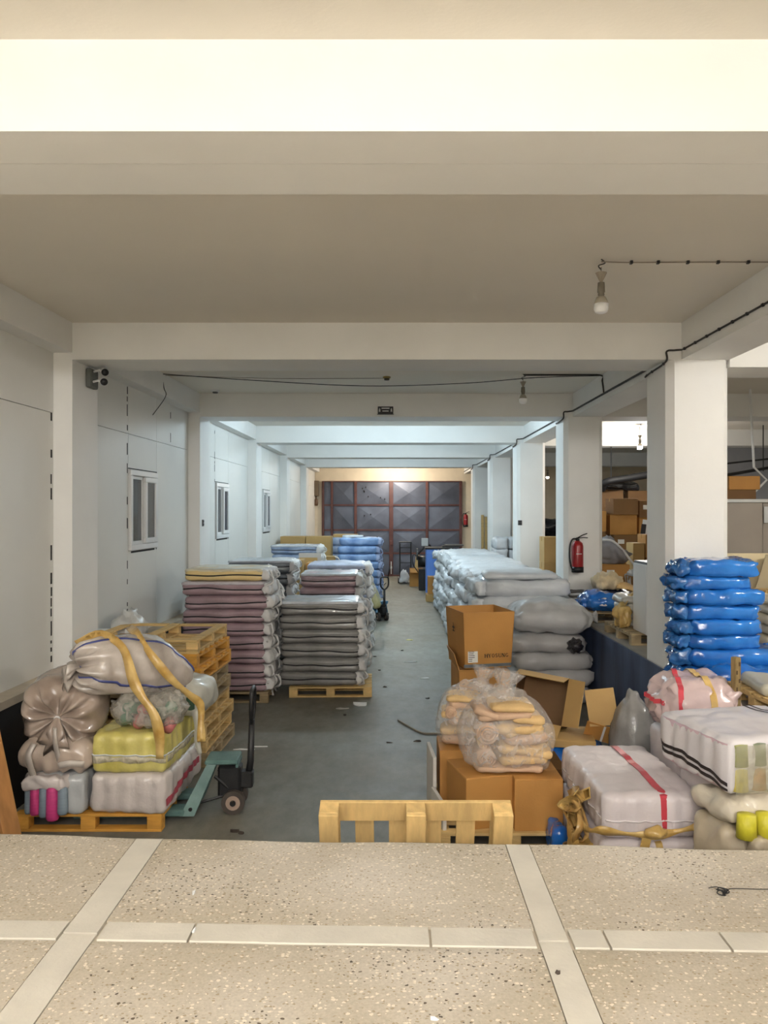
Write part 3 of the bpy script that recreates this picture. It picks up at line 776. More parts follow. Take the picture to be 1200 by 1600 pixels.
PACKS = {}
def pack_variant(key, size, seed, m, seam, waist, ties, tiem, wr=0.0, amp=.012, end=True, pinch=(0, 0), cover=None, r=None):
    """meshes of one pack variant, shared by its copies"""
    k = (key, seed)
    if k in PACKS: return PACKS[k]
    r = r or min(size[2] * .30, .07)
    f0 = soft_fn(size, r, seed, amp, 4.2, .008, None, wr, 9, pinch, waist)
    def f(c):
        q = f0(c); k = 1 - abs(c[2]); q.z += k * .026 * noise.noise(Vector((q.x * 2.6, q.y * 2.6, seed * 1.3)))
        e = abs(c[2]) ** 6 * .018; q.x *= 1 - e; q.y *= 1 - e; return q
    d = dict(body=soft_mb(size, f, .065, 8).mesh('body', m, True))
    if seam:
        d['piping'] = MB().tube(loop_on(f, 0.0, .004, 64), .0095, 5, False).mesh('piping', M_SEAM, True)
    if ties:
        rr = random.Random(seed + 5); L_ = []
        for q in range(ties):
            y = rr.uniform(-size[1] * .42, size[1] * .42); z = rr.uniform(.3, .9) * size[2]; x = size[0] / 2
            s = rr.uniform(.06, .16)
            pts = [(x - .02, y, z), (x + s * .7, y + rr.uniform(-.05, .05), z + rr.uniform(-.02, .05)), (x + s, y + rr.uniform(-.08, .08), z - s * .6), (x + .03, y + rr.uniform(-.1, .1), z - s * 1.1), (x + .05, y + rr.uniform(-.1, .1), z - s * 1.6)]
            L_.append(MB().tube(curve(pts, 4), [.010 + .009 * abs(math.sin(i * .8 + q)) for i in range(17)], 5).mesh('tie', tiem, True))
        d['tie'] = L_
    if end:
        f2 = soft_fn((.16, size[1] * .92, size[2] * .86), size[2] * .3, seed + 31, .03, 11, 0, None, .03, 16)
        d['gathered_end'] = soft_mb((.16, size[1] * .92, size[2] * .86), f2, .045).mesh('gathered_end', tiem, True)
    if cover:
        fc = soft_fn((size[0] * 1.004, size[1] * 1.004, .05), .022, seed + 3, .008, 6, .006)
        d['cover'] = soft_mb((size[0] * 1.004, size[1] * 1.004, .05), fc, .06).mesh('cover', cover, True)
    PACKS[k] = d; return d
def pack(name, label, cat, loc, rz, d, size, group=None, mirror=False):
    o = thing(name, label, cat, loc, rz, group)
    if mirror: o.scale = (-1, 1, 1)
    link('body', d['body'], o)
    if 'piping' in d: link('piping', d['piping'], o)
    for t in d.get('tie', []): link('tie', t, o)
    if 'gathered_end' in d: link('gathered_end', d['gathered_end'], o, (size[0] / 2 + .01, 0, size[2] * .06))
    if 'cover' in d: link('cover', d['cover'], o, (0, 0, size[2] - .045))
    return o
def stack(key, what, where, n, size, x0, y0, z0, m, seam=True, waist=.015, ties=5, tiem=None, end=True, group=None, seed=1, cat='bundle', name='fabric_pack', cover=None, jit=.02, pitch=None, amp=.012, wr=0.0, mats=None, nvar=3, mirror=False, pinch=(0, 0), drz=1.2):
    rr = random.Random(seed * 13 + 1); pitch = pitch or size[2] * .985
    for i in range(n):
        mm = mats[i] if mats else m
        top = i == n - 1 and cover
        v = seed * 10 + (i * 2 + seed) % nvar
        d = pack_variant((key, mm.name, bool(top)), size, v, mm, seam, waist, ties, tiem or M_TIE, wr, amp, end, pinch, cover if top else None)
        lab = '%s, %s %s' % (what if not isinstance(what, list) else what[i], place_word(i, n), where)
        pack(name, lab, cat, (x0 + rr.uniform(-jit, jit), y0 + rr.uniform(-jit, jit) * .6, z0 + pitch * i), math.radians(rr.uniform(-drz, drz)), d, size, group, mirror)

# tall grey stack on its pallet
stack('grey', 'dark grey quilted pack', 'in the stack on the aisle pallet', 6, (1.10, .86, .202), -1.02, 11.22, .144, M_GREYP, True, .018, 3, M_TIE, True, 'grey packs on the aisle pallet', 1, cover=M_GREYT, jit=.025, amp=.014)  # pale layer on the uppermost pack paints the white sheen of the top
# mauve stack by the wall with yellow pack on top
stack('mauve', 'mauve quilted pack', 'of the stack by the wall', 8, (1.12, .98, .19), -2.28, 10.93, .144, M_MAUVE, True, .016, 6, M_TIE, True, 'mauve packs by the wall', 2, jit=.03, amp=.016, cover=pack_mat('mauve_cover', (196, 190, 196), .3, .12, 6, .5, 12))
d = pack_variant('yel', (1.05, .92, .165), 77, M_YELP, True, .012, 5, M_TIE, .0, .014, True, cover=pack_mat('cream_cover', (214, 204, 178), .3, .1, 6, .5, 12))
pack('fabric_pack', 'pale yellow quilted pack lying on top of the mauve stack', 'bundle', (-2.30, 10.95, 1.652), math.radians(-1), d, (1.05, .92, .165))
# second mauve stack behind the grey one
stack('mauve2', 'mauve quilted pack', 'of the stack behind the grey one', 7, (.92, .95, .225), -1.05, 13.10, .03, M_MAUVE, True, .016, 7, M_TIE, True, 'mauve packs behind the grey stack', 3, jit=.025, amp=.016, cover=M_GREYT)
stack('lblue2', 'pale blue pack', 'of the stack behind the second mauve one', 7, (1.1, 1.0, .232), -1.03, 14.95, .03, pack_mat('pale_blue_pack', (160, 168, 188), .4, .2, 5), True, .016, 8, M_TIE, True, 'pale packs behind the second mauve stack', 4, jit=.03, amp=.02)
# dark grey stack near the wall
stack('dgrey', 'slate grey quilted pack', 'of the stack near the wall', 8, (1.08, .95, .222), -2.35, 13.85, .0, M_DGREY, True, .016, 6, M_TIE, True, 'slate grey packs near the wall', 5, jit=.03, amp=.016, cover=M_GREYT)
# light blue flat stack
stack('bflat', 'light blue folded pack', 'of the stack by the wall', 9, (1.08, .95, .205), -2.25, 18.3, .0, M_LBLUE, True, .014, 4, M_TIE, True, 'light blue packs by the wall', 6, jit=.02, amp=.012, cover=M_GREYT)
# blue bales before the gate
stack('bbale', 'sky blue bale', 'of the stack before the gate', 9, (1.04, .9, .215), -.90, 20.9, .0, pack_mat('sky_blue_bale', (92, 132, 190), .35, .2, 4, col2=(140, 170, 212)), False, .0, 6, M_TIEB, True, 'sky blue bales before the gate', 7, jit=.035, amp=.02)
d = pack_variant('wcap', (.55, .6, .06), 78, M_SACK, False, 0, 0, M_TIE, 0, .008, False)
pack('fabric_pack', 'thin white pack lying on the sky blue bales', 'bundle', (-1.05, 20.9, 1.912), 0, d, (.55, .6, .06))
stack('bsmall', 'small blue bundle', 'of the stack beside the big cartons', 8, (.36, .6, .235), -1.60, 22.4, .0, M_LBLUE, False, .0, 2, M_TIE, False, 'small blue bundles beside the cartons', 8, jit=.015)

# white sacks in rows along the columns
rows = [(12.05, 1.0, 6, 'first'), (13.6, 1.3, 6, 'second'), (15.0, 1.3, 6, 'third'), (16.4, 1.3, 6, 'fourth'), (17.8, 1.3, 6, 'fifth'), (19.2, 1.3, 6, 'sixth'), (20.6, 1.2, 6, 'seventh')]
def sackrow(y, dep, n, word, seed):
    size = (1.36, dep, .272)
    rr = random.Random(seed)
    for i in range(n):
        v = 200 + (seed * 3 + i) % 5
        k = ('sack', v, dep)
        if k not in PACKS:
            f = soft_fn(size, .10, v, .04, 3.0, .02, None, .022, 8, (.30, .10))
            f2 = soft_fn((.20, dep * .8, .22), .10, v + 9, .04, 9, 0, None, .045, 13)
            PACKS[k] = dict(body=soft_mb(size, f, .07).mesh('body', M_SACK, True), end=soft_mb((.20, dep * .8, .22), f2, .04).mesh('gathered_end', M_SACK, True))
        dd = PACKS[k]
        o = thing('white_sack', 'white stuffed sack, %s in the %s row along the columns' % (place_word(i, n), word), 'sack', (1.99 + rr.uniform(-.07, .06), y + rr.uniform(-.05, .05), i * .262), math.radians(rr.uniform(-4, 4)), 'white sacks in rows along the columns')
        link('body', dd['body'], o); link('gathered_end', dd['end'], o, (-.70, 0, .02))
for q, (y, dep, n, word) in enumerate(rows): sackrow(y, dep, n, word, q + 1)
# front stack of grey sacks
GS = (1.08, .92, .235)
for i in range(4):
    v = 230 + i; f = soft_fn(GS, .088, v, .026, 3.6, .015, None, .012, 7, (.1, .22))
    o = thing('grey_sack', 'grey stuffed sack, %s of the four under the large sack' % ['bottom', 'second from bottom', 'third from bottom', 'topmost'][i], 'sack', (2.16 + [.02, .05, .03, -.06][i], 10.75, i * .232), math.radians([1, -1.5, 1, -2][i]), 'grey sacks in the front stack')
    part('body', soft_mb(GS, f, .055), M_SACKG, o, True)
    if i == 3:
        part('tied_end', MB().lathe([(.0, -.02), (.07, 0), (.105, .05), (.10, .10), (.05, .15), (.07, .19), (.02, .2)], 18, Matrix.Translation((.36, -.44, .12)) @ Matrix.Rotation(PI / 2, 4, 'X'), lambda t, a: .16 * math.sin(7 * a + t * 5)), mat('dark_plastic', (44, 40, 44), .25, .3, 8, .5, 20, coat=.5), o, True)
    else:
        part('tied_end', MB().tube(curve([(.52, -.1, .10), (.6, -.14, .09), (.66, -.16, .06)], 4), [.05, .04, .035, .03, .03, .028, .026, .022, .018], 8), M_SACKG, o, True)
BS = (1.12, .98, .42)
f = soft_fn(BS, .19, 240, .05, 2.2, .03, None, .02, 5, (.12, .12), 0, 0, .05)
o = thing('grey_sack', 'large lumpy pale sack lying on the front grey stack', 'sack', (2.20, 10.8, .935), math.radians(-3)); part('body', soft_mb(BS, f, .05), pack_mat('pale_grey_sack', (200, 200, 200), .45, .1, 3, .35, 10), o, True)
part('tied_end', MB().lathe([(.02, 0), (.08, .04), (.05, .1), (.09, .15)], 14, Matrix.Translation((.50, -.1, .2)) @ Matrix.Rotation(PI / 2, 4, 'Y'), lambda t, a: .2 * math.sin(5 * a)), M_SACKG, o, True)
BS = (1.06, .9, .34)
f = soft_fn(BS, .13, 243, .025, 2.6, .02, None, .016, 6, (.05, .16))
o = thing('white_sack', 'long smooth white sack lying across the first white row', 'sack', (2.02, 11.75, 1.30 + .272), math.radians(-4))
o.location = (1.98, 11.95, 1.585)
o.location.z = 1.58
part('body', soft_mb((1.1, .85, .10), soft_fn((1.1, .85, .10), .05, 243, .016, 3, .02, None, .01, 6, (.05, .16)), .05), M_SACK, o, True)
# sacks on the platform before the fifth column
for i in range(3):
    for j in range(2):
        sz = (.34, .9, .30); f = soft_fn(sz, .06, 250 + i * 2 + j, .03, 5, .01, None, .035, 11)
        o = thing('white_sack', 'white sack on the platform before the far column, %s layer, %s' % (['bottom', 'middle', 'top'][i], ['aisle side', 'hall side'][j]), 'sack', (2.98 + .36 * j, 21.2, 1.0 + .30 * i), 0, 'white sacks on the platform')
        part('body', soft_mb(sz, f, .06), M_SACK, o, True)

# ------------------------------------------------------------------ cartons
M_KRAFT = mat('kraft_carton', (184, 132, 66), .7, .1, 2, .06, 60, rnd=.06)
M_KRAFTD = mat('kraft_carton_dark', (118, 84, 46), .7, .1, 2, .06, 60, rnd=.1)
M_KRAFTL = mat('kraft_carton_pale', (182, 148, 92), .7, .1, 2, .06, 60, rnd=.08)
M_KIN = mat('carton_inside', (150, 108, 58), .8, .1, 2)
M_TAPE = mat('brown_tape', (190, 152, 92), .22, .08, 6, coat=.4)
M_LABEL = mat('paper_label', (226, 224, 216), .6, .04, 8)
M_INK = mat('print_ink', (40, 30, 28), .7, .1)
CART = {}
def carton(label, loc, size, rz=0, m=None, tape=True, group=None, lab=False, name='carton', rot=None):
    m = m or M_KRAFT; x, y, z = size
    k = (tuple(round(s, 3) for s in size), m.name)
    if k not in CART:
        CART[k] = dict(body=MB().box((0, 0, z / 2 - .003), (x, y, z - .006), None, .004).mesh('body', m),
                       flap=MB().box((0, 0, 0), (x - .004, y / 2 - .004, .006), None, .0015).mesh('top_flap', m),
                       tape=MB().box((0, 0, 0), (.06 if x > .3 else .04, y + .004, .002)).box((0, -y / 2 - .001, -z * .09), (.06 if x > .3 else .04, .002, z * .18)).mesh('tape', M_TAPE),
                       tapex=MB().box((0, 0, 0), (x + .004, .05, .002)).box((-x / 2 - .001, 0, -z * .09), (.002, .05, z * .18)).mesh('tape', M_TAPE))
    K = CART[k]; o = thing(name, label, 'box', loc, rz, group, rot)
    link('body', K['body'], o)
    for s in (-1, 1): link('top_flap', K['flap'], o, (0, s * y / 4, z - .003))
    if tape: link('tape', K['tapex'], o, (0, 0, z + .001))
    if lab:
        part('paper_label', MB().box((-x * .2, -y / 2 - .002, z * .6), (x * .28, .002, z * .26)), M_LABEL, o)
    return o
def open_carton(name, label, loc, size, rz, m, flaps, rot=None, taper=0.0, bottom=True, min_=None):
    """flaps: list of (side, angle from vertical outward, length factor); taper widens the mouth"""
    x, y, z = size; t = .007; o = thing(name, label, 'box', loc, rz, None, rot)
    def wall(p, q, n):      # p,q bottom corners; widened at the top
        P0, P1 = Vector(p), Vector(q); W0, W1 = P0 * (1 + taper), P1 * (1 + taper); W0.z = W1.z = z; nn = Vector(n) * t
        vs = [P0, P1, W1, W0, P0 - nn, P1 - nn, W1 - nn, W0 - nn]
        return MB().add(vs, [(0, 1, 2, 3), (7, 6, 5, 4), (0, 4, 5, 1), (1, 5, 6, 2), (2, 6, 7, 3), (3, 7, 4, 0)])
    cs = [(-x / 2, -y / 2, 0), (x / 2, -y / 2, 0), (x / 2, y / 2, 0), (-x / 2, y / 2, 0)]
    ns = [(0, -1, 0), (1, 0, 0), (0, 1, 0), (-1, 0, 0)]
    for i in range(4): part('side_panel', wall(cs[i], cs[(i + 1) % 4], ns[i]), m, o)
    if bottom: part('bottom_panel', MB().box((0, 0, t / 2), (x - 2 * t, y - 2 * t, t)), m, o)
    for sd, ang, ln in flaps:
        p0, p1 = Vector(cs[sd]) * (1 + taper), Vector(cs[(sd + 1) % 4]) * (1 + taper); p0.z = p1.z = z + .002
        n = Vector(ns[sd]); u = Vector((0, 0, 1)); d = u * math.cos(ang) + n * math.sin(ang); e = (p1 - p0).normalized()
        nn = d.cross(e).normalized() * t
        a, b_ = p0 + e * .004, p1 - e * .004; c_, d_ = b_ + d * ln - e * .012, a + d * ln + e * .012
        vs = [a, b_, c_, d_, a + nn, b_ + nn, c_ + nn, d_ + nn]
        part('flap', MB().add(vs, [(0, 1, 2, 3), (7, 6, 5, 4), (0, 4, 5, 1), (1, 5, 6, 2), (2, 6, 7, 3), (3, 7, 4, 0)]), min_ or m, o)
    return o
# serif lettering
def lettering(txt, h, m=None):
    st = {'H': [((0, 0), (0, 1)), ((.62, 0), (.62, 1)), ((0, .5), (.62, .5), 1)], 'Y': [((.31, 0), (.31, .48)), ((.31, .45), (0, 1)), ((.31, .45), (.62, 1), 1)],
          'O': 'o', 'S': 's', 'U': 'u', 'N': [((0, 0), (0, 1), 1), ((.02, 1), (.6, 0)), ((.62, 0), (.62, 1), 1)], 'G': 'g'}
    serif = {'H': [(0, 0), (.62, 0), (0, 1), (.62, 1)], 'Y': [(.31, 0), (0, 1), (.62, 1)], 'U': [(0, 1), (.62, 1)], 'N': [(0, 0), (0, 1), (.62, 1)], 'O': [], 'S': [], 'G': [(.58, .42)]}
    mb = MB(); x = 0
    def seg(a, b_, wd):
        a, b_ = Vector((a[0], 0, a[1])), Vector((b_[0], 0, b_[1])); d = (b_ - a); L_ = d.length; d.normalize(); n = Vector((d.z, 0, -d.x)) * wd / 2
        vs = [a - n, a + n, b_ + n, b_ - n]; vs = [(v * h + Vector((x * h, 0, 0))) for v in vs]
        mb.add(vs + [v + Vector((0, -.001, 0)) for v in vs], [(0, 1, 2, 3), (7, 6, 5, 4), (0, 4, 5, 1), (1, 5, 6, 2), (2, 6, 7, 3), (3, 7, 4, 0)])
    def arc(cx, cz, rx, rz_, a0, a1, n=10):
        p = [(cx + rx * math.cos(a0 + (a1 - a0) * i / n), cz + rz_ * math.sin(a0 + (a1 - a0) * i / n)) for i in range(n + 1)]
        for a, b_ in zip(p[:-1], p[1:]): seg(a, b_, .1 + .09 * abs(((a[0] + b_[0]) / 2 - cx) / rx))
    for ch in txt:
        s = st[ch]
        if s == 'o': arc(.34, .5, .3, .46, 0, 2 * PI, 18)
        elif s == 'g': arc(.34, .5, .3, .46, .6, 2 * PI - .6, 16); seg((.58, .1), (.58, .42), .17)
        elif s == 's': arc(.3, .73, .24, .23, .3, PI * 1.5); arc(.3, .27, .26, .23, PI * .5, -PI * .9)
        elif s == 'u': seg((0, 1), (0, .3), .18); arc(.31, .32, .31, .28, PI, 2 * PI); seg((.62, .3), (.62, 1), .1)
        else:
            for q in s: seg(q[0], q[1], .11 if len(q) > 2 else .24)
        for (a, b_) in serif[ch]: seg((a - .17, b_ + (.03 if b_ == 0 else -.03 if b_ == 1 else 0)), (a + .17, b_ + (.03 if b_ == 0 else -.03 if b_ == 1 else 0)), .07)
        x += .98
    return mb

hb_ = open_carton('open_carton', 'open brown carton printed HYOSUNG standing on another carton', (1.02, 8.95, .845), (.55, .60, .63), math.radians(13), M_KRAFT, [], None, .11, True)
lt = part('lettering', lettering('HYOSUNG', .042), M_INK, hb_, False, (-.04, -.3105, .115)); lt.rotation_euler = (math.radians(-3.0), 0, 0)
pl = part('paper_label', MB().box((0, 0, 0), (.115, .002, .155)), M_LABEL, hb_, False, (-.185, -.3115, .145)); pl.rotation_euler = (math.radians(-3.0), 0, 0)
rr = random.Random(3); mb = MB()
for k in range(7):
    L_ = rr.uniform(.04, .09); mb.box((-.05 + L_ / 2, -.0015, .06 - k * .02), (L_, .001, .007 if k else .012))
part('print', mb, M_INK, pl)
part('tape', MB().box((0, -.3045, .028), (.575, .002, .035)), mat('grey_tape', (104, 112, 116), .35, .15, 6), hb_)
mb = MB().box((-.3005, -.06, .46), (.002, .012, .09)).box((-.3005, -.06, .41), (.002, .07, .012)).box((-.3005, -.085, .45), (.002, .02, .02)).box((-.3005, -.035, .45), (.002, .02, .02))
mk = part('handling_mark', mb, M_INK, hb_, False, (-.012, 0, 0)); mk.rotation_euler = (0, math.radians(-2.8), 0)
mb = MB().box((-.3, .0, .13), (.002, .10, .03)).box((-.3, .0, .10), (.002, .08, .012))
mk = part('handling_mark', mb, M_INK, hb_, False, (-.006, 0, 0)); mk.rotation_euler = (0, math.radians(-2.8), 0)
low = open_carton('open_carton', 'brown carton with raised flaps under the HYOSUNG carton', (1.02, 8.90, .02), (.58, .60, .80), math.radians(4), M_KRAFT, [(3, .28, .2)], None, 0)
part('lid_panel', MB().box((0, 0, .806), (.56, .58, .008)), M_KRAFT, low)
# right-hand pallet boxes
carton('plain brown carton nearest the aisle under the clear bag', (.71, 6.20, .144), (.40, .48, .40), math.radians(14), M_KRAFT, False)
carton('plain brown carton under the clear bag, beside the tape tangle', (1.13, 6.12, .144), (.375, .42, .40), math.radians(1), M_KRAFT, False)
carton('brown carton under the rear clear bag of beige rolls', (.66, 6.78, .144), (.5, .45, .42), 0, M_KRAFT, False)
carton('brown carton behind the clear bag beneath torn cartons', (1.22, 6.68, .144), (.5, .5, .30), 0, M_KRAFTD, False)
s_ = thing('foam_board', 'white foam board standing along the aisle side of the carton pallet', 'board', (.345, 6.66, .0), math.radians(4)); part('sheet', MB().box((0, 0, .27), (.03, .46, .54), None, .004), mat('foam_white', (212, 208, 200), .8, .05), s_)
s_ = thing('foam_board', 'low white foam strip by the pallet corner', 'board', (.375, 6.12, .0), math.radians(10)); part('sheet', MB().box((0, 0, .17), (.03, .4, .34), None, .004), mat('foam_white', (212, 208, 200), .8, .05), s_)

# clear bags with beige rolled cloth
M_BEIGE = mat('beige_cloth', (212, 178, 124), .85, .1, 6, .3, 25, rnd=.05)
M_BEIGEP = mat('beige_pink_cloth', (196, 164, 136), .85, .1, 6, .3, 25, rnd=.04)
M_FILM = film_mat('clear_film', (236, 228, 220), .26, .2)
def roll(o, x, y, z, r, L_, m):
    p = link('cloth_roll', MB().tube([(0, -L_ / 2, 0), (0, L_ / 2, 0)], r, 18).mesh('cloth_roll', m, True), o, (x, y, z))
    sp = [(math.cos(a) * rr_, -L_ / 2 - .004 - .01 * math.sin(a), math.sin(a) * rr_) for a, rr_ in ((i * .42, .012 + (r - .015) * i / 46) for i in range(47))]
    part('spiral', MB().tube(sp, .008, 5), M_BEIGEP, p, True)
def folded(o, x, y, z, w, d, h, seed, m, rz=0, ry=0):
    f = soft_fn((w, d, h), h * .48, seed, .012, 8, .01, None, .008, 12)
    q = part('folded_cloth', soft_mb((w, d, h), f, .045), m, o, True, (x, y, z)); q.rotation_euler = (0, ry, rz)
def film_bag(o, w, d, h, seed, m=None, neck=True, shear=(0, 0), neckpos=(.05, .05), name='film', tp=.42, nh=.16):
    f = soft_fn((w, d, h), .13, seed, .03, 5, .03, None, .022, 9, (0, 0), 0, tp, 0, shear)
    part(name, soft_mb((w, d, h), f, .035), m or M_FILM, o, True)
    if neck:
        part('bag_neck', MB().lathe([(.12, -.06), (.065, -.01), (.045, .03), (.075, .08), (.10, nh)], 28, Matrix.Translation((neckpos[0], neckpos[1], h)) @ Matrix.Rotation(.25, 4, 'Y'), lambda t, a: (.12 + .3 * t) * math.sin(6 * a + 4 * t) * .8 + .12 * math.sin(11 * a)), m or M_FILM, o, True)
b1 = thing('clear_bag', 'big clear plastic bag of beige cloth rolls on two cartons', 'bag', (.94, 6.20, .546), math.radians(2))
roll(b1, -.195, -.03, .315, .085, .30, M_BEIGEP); roll(b1, -.20, -.03, .12, .07, .30, M_BEIGEP)
roll(b1, -.225, -.0, .215, .032, .28, M_BEIGE)
for q, (x, z, w_, h_) in enumerate([(-.02, .008, .52, .055), (.09, .065, .38, .075), (.08, .14, .36, .08), (.12, .22, .33, .09), (.06, .30, .37, .085), (.13, .385, .26, .06), (-.05, .415, .42, .065), (.01, .475, .34, .06), (.10, .30, .30, .07), (-.20, .44, .2, .06), (.20, .12, .24, .07)]):
    folded(b1, x, -.03, z, w_, .34, h_, 300 + q, M_BEIGE if q % 3 else M_BEIGEP, 0, math.radians([0, -2, 3, -4, 2, 6, -3, 2, -12, 18, 10][q]))
film_bag(b1, .70, .44, .60, 310, None, True, (-.03, .06), (-.02, .08))
b2 = thing('clear_bag', 'clear plastic bag of beige cloth rolls behind the bigger bag', 'bag', (.66, 6.80, .566), math.radians(-6))
for q, (x, z, w_, h_) in enumerate([(.0, .006, .42, .09), (-.02, .1, .40, .07), (.03, .17, .36, .07), (-.03, .24, .36, .07), (.02, .315, .34, .06), (-.02, .375, .3, .05)]):
    folded(b2, x, -.01, z, w_, .30, h_, 320 + q, M_BEIGE if q % 2 else M_BEIGEP, 0, math.radians([2, -4, 5, -3, 6, 2][q]))
roll(b2, -.13, -.06, .30, .05, .26, M_BEIGEP)
film_bag(b2, .54, .40, .52, 330, None, True, (.06, .04), (.14, .06), nh=.13)

# torn cartons behind
s_ = thing('blue_sack', 'blue plastic sack squashed under the torn cartons', 'sack', (1.62, 7.45, 0), .1); part('body', soft_mb((.9, .7, .40), soft_fn((.9, .7, .40), .18, 340, .04, 4, .04, None, .03, 9), .06), M_BLUEF, s_, True)
tc_ = open_carton('torn_carton', 'torn open brown carton lying on its side in front of the grey sacks', (1.56, 7.75, .70), (.50, .46, .34), 0, M_KRAFTD, [(1, 1.0, .20), (0, .95, .26), (2, -.3, .2)], (math.radians(72), math.radians(6), math.radians(-24)), 0, True, M_KRAFTL)
s_ = thing('carton_sheet', 'bent upright sheet of pale carton beside the grey bag', 'cardboard', (1.99, 7.28, .45), math.radians(-14))
part('panel', MB().box((0, 0, .30), (.27, .008, .34), Matrix.Rotation(math.radians(-9), 3, 'Y') @ Matrix.Rotation(math.radians(-14), 3, 'X'), .002), M_KRAFTL, s_)
part('flap', MB().box((-.03, -.0, .06), (.25, .008, .2), Matrix.Rotation(math.radians(14), 3, 'Y') @ Matrix.Rotation(math.radians(28), 3, 'X'), .002), M_KRAFT, s_)
part('tape', MB().box((.01, -.06, .06), (.02, .003, .19), Matrix.Rotation(math.radians(14), 3, 'Y') @ Matrix.Rotation(math.radians(28), 3, 'X')), M_LABEL, s_)
carton('flattened brown carton under the torn carton', (1.62, 7.40, .405), (.62, .5, .07), math.radians(-8), M_KRAFTL, False)
s_ = thing('grey_bag', 'grey plastic bag with a peaked top before the blue platform side', 'bag', (2.23, 7.12, 0), .1)
f = soft_fn((.40, .42, .93), .17, 350, .03, 4, .02, None, .028, 6, (0, 0), 0, .62)
part('body', soft_mb((.40, .42, .93), f, .05), pack_mat('grey_bag_film', (148, 146, 144), .25, .15, 4, .5, 8), s_, True)

# bale with red tape, lying on a second bale
M_BALE = pack_mat('white_pink_bale', (224, 214, 214), .46, .06, 2, .4, 14, col2=(222, 212, 212))
M_REDT = mat('red_tape', (196, 66, 78), .3, .1, 6, coat=.3)
M_YELT = mat('yellow_tape', (200, 158, 80), .3, .15, 8, .3, 30, coat=.3, col2=(222, 190, 122))
sz = (.70, 1.16, .31)
f0 = soft_fn(sz, .045, 360, .012, 4, .01, (.13, .018), .008, 9)
o = thing('wrapped_bale', 'pinkish white bale lying under the bale with red tape', 'bale', (1.70, 5.57, .144), math.radians(2)); part('body', soft_mb(sz, f0, .035), M_BALE, o, True)
part('tape', band_on(f0, 'x', .05, .045, .006), M_YELT, o)
sz = (.655, 1.10, .285)
f1 = soft_fn(sz, .035, 361, .010, 4, .010, (.125, .022), .006, 9)
o = thing('wrapped_bale', 'white film wrapped bale with a red tape stripe along its top', 'bale', (1.70, 5.57, .462), math.radians(2)); part('body', soft_mb(sz, f1, .03), M_BALE, o, True)
part('tape', band_on(f1, 'x', .22, .05, .007, 16, -1, .004, .02), M_REDT, o)
part('film_fold', MB().tube([p + Vector((0, 0, .0)) for p in loop_on(f1, -.15, .004, 60)], .006, 5, False), pack_mat('film_pale', (226, 218, 218), .25, .05), o, True)

# striped pack and burst tarp bundle beside it
M_STRP = pack_mat('white_cloth_top', (218, 212, 214), .5, .06, 2, .3, 12, col2=(228, 223, 224))
M_PINKC = pack_mat('pale_pink_film', (206, 176, 184), .36, .12, 2.5, .35, 10)
sz = (.84, .74, .33)
o = thing('support_bale', 'pale bale hidden beneath the striped pack', 'bale', (2.40, 5.25, .144), math.radians(6)); f = soft_fn((.68, .5, .74), .06, 370, .02, 4, .01); part('body', soft_mb((.68, .5, .74), f, .06), M_BALE, o, True)
o = thing('striped_pack', 'big pack with pale top, black stripes and coloured thread cones at one side', 'bale', (2.335, 5.03, .905), math.radians(13))
f = soft_fn(sz, .045, 371, .012, 4, .012, (.14, .014), .006, 9)
part('body', soft_mb(sz, f, .03), M_STRP, o, True)
# side sheet (faces the aisle) in pink film, stripes, cone windows on the front face
def side_strip(f, c0, z0, z1, a0, a1, push, n=18, axis=0):
    vs = []; fs = []
    for i in range(n + 1):
        t = a0 + (a1 - a0) * i / n
        for zc in (z0(t), z1(t)):
            c = (c0, t, zc) if axis == 0 else (t, c0, zc)
            p = f(c); p = p + (Vector((math.copysign(push, c0), 0, 0)) if axis == 0 else Vector((0, math.copysign(push, c0), 0))); vs.append(p)
    m_ = len(vs)
    dv = Vector((math.copysign(.003, c0), 0, 0)) if axis == 0 else Vector((0, math.copysign(.003, c0), 0))
    vs += [v - dv for v in vs]
    for i in range(n):
        a = i * 2; fs += [(a, a + 1, a + 3, a + 2), (m_ + a, m_ + a + 2, m_ + a + 3, m_ + a + 1), (a, a + 2, m_ + a + 2, m_ + a), (a + 1, m_ + a + 1, m_ + a + 3, a + 3)]
    return MB().add(vs, fs)
part('side_sheet', side_strip(f, -1, lambda t: -.92, lambda t: .86, -.96, .96, .004), M_PINKC, o, True)
for dz in (0.0, .24):
    part('stripe', side_strip(f, -1, lambda t: -.30 - .42 * max(0, -t - .1) - dz + .05 * math.sin(t * 7), lambda t: -.17 - .42 * max(0, -t - .1) - dz + .05 * math.sin(t * 7), -.97, .97, .009), M_INK, o)
for dz in (.62, .72):
    pts = [f((dz - .1 * t, t, 1)) + Vector((0, 0, .004)) for t in [-.9 + .15 * i for i in range(13)]]
    part('stripe', MB().ribbon(pts, .008, .003, (1, 0, 0)), M_INK, o)
cc = [((196, 182, 96), 'yellow'), ((170, 128, 84), 'tan'), ((150, 152, 98), 'olive'), ((120, 128, 104), 'sage'), ((178, 168, 104), 'straw'), ((128, 132, 110), 'dull_green')]
for q in range(6):
    for lv in range(2):
        r_ = .062; col_, nm_ = cc[(q + lv * 2) % 6]
        pm = mat('thread_' + nm_, col_, .5, .1, 8, .15, 40)
        part('thread_cone', MB().lathe([(.0, 0), (r_, .004), (r_ * .92, .132), (.0, .14)], 14), pm, o, True, (-.335 + .125 * q, -.335, .02 + lv * .148))
part('film', side_strip(f, -1, lambda t: -.97, lambda t: .88, -.96, .96, .045, 22, 1), film_mat('cloudy_film', (206, 200, 170), .24, .25), o, True)
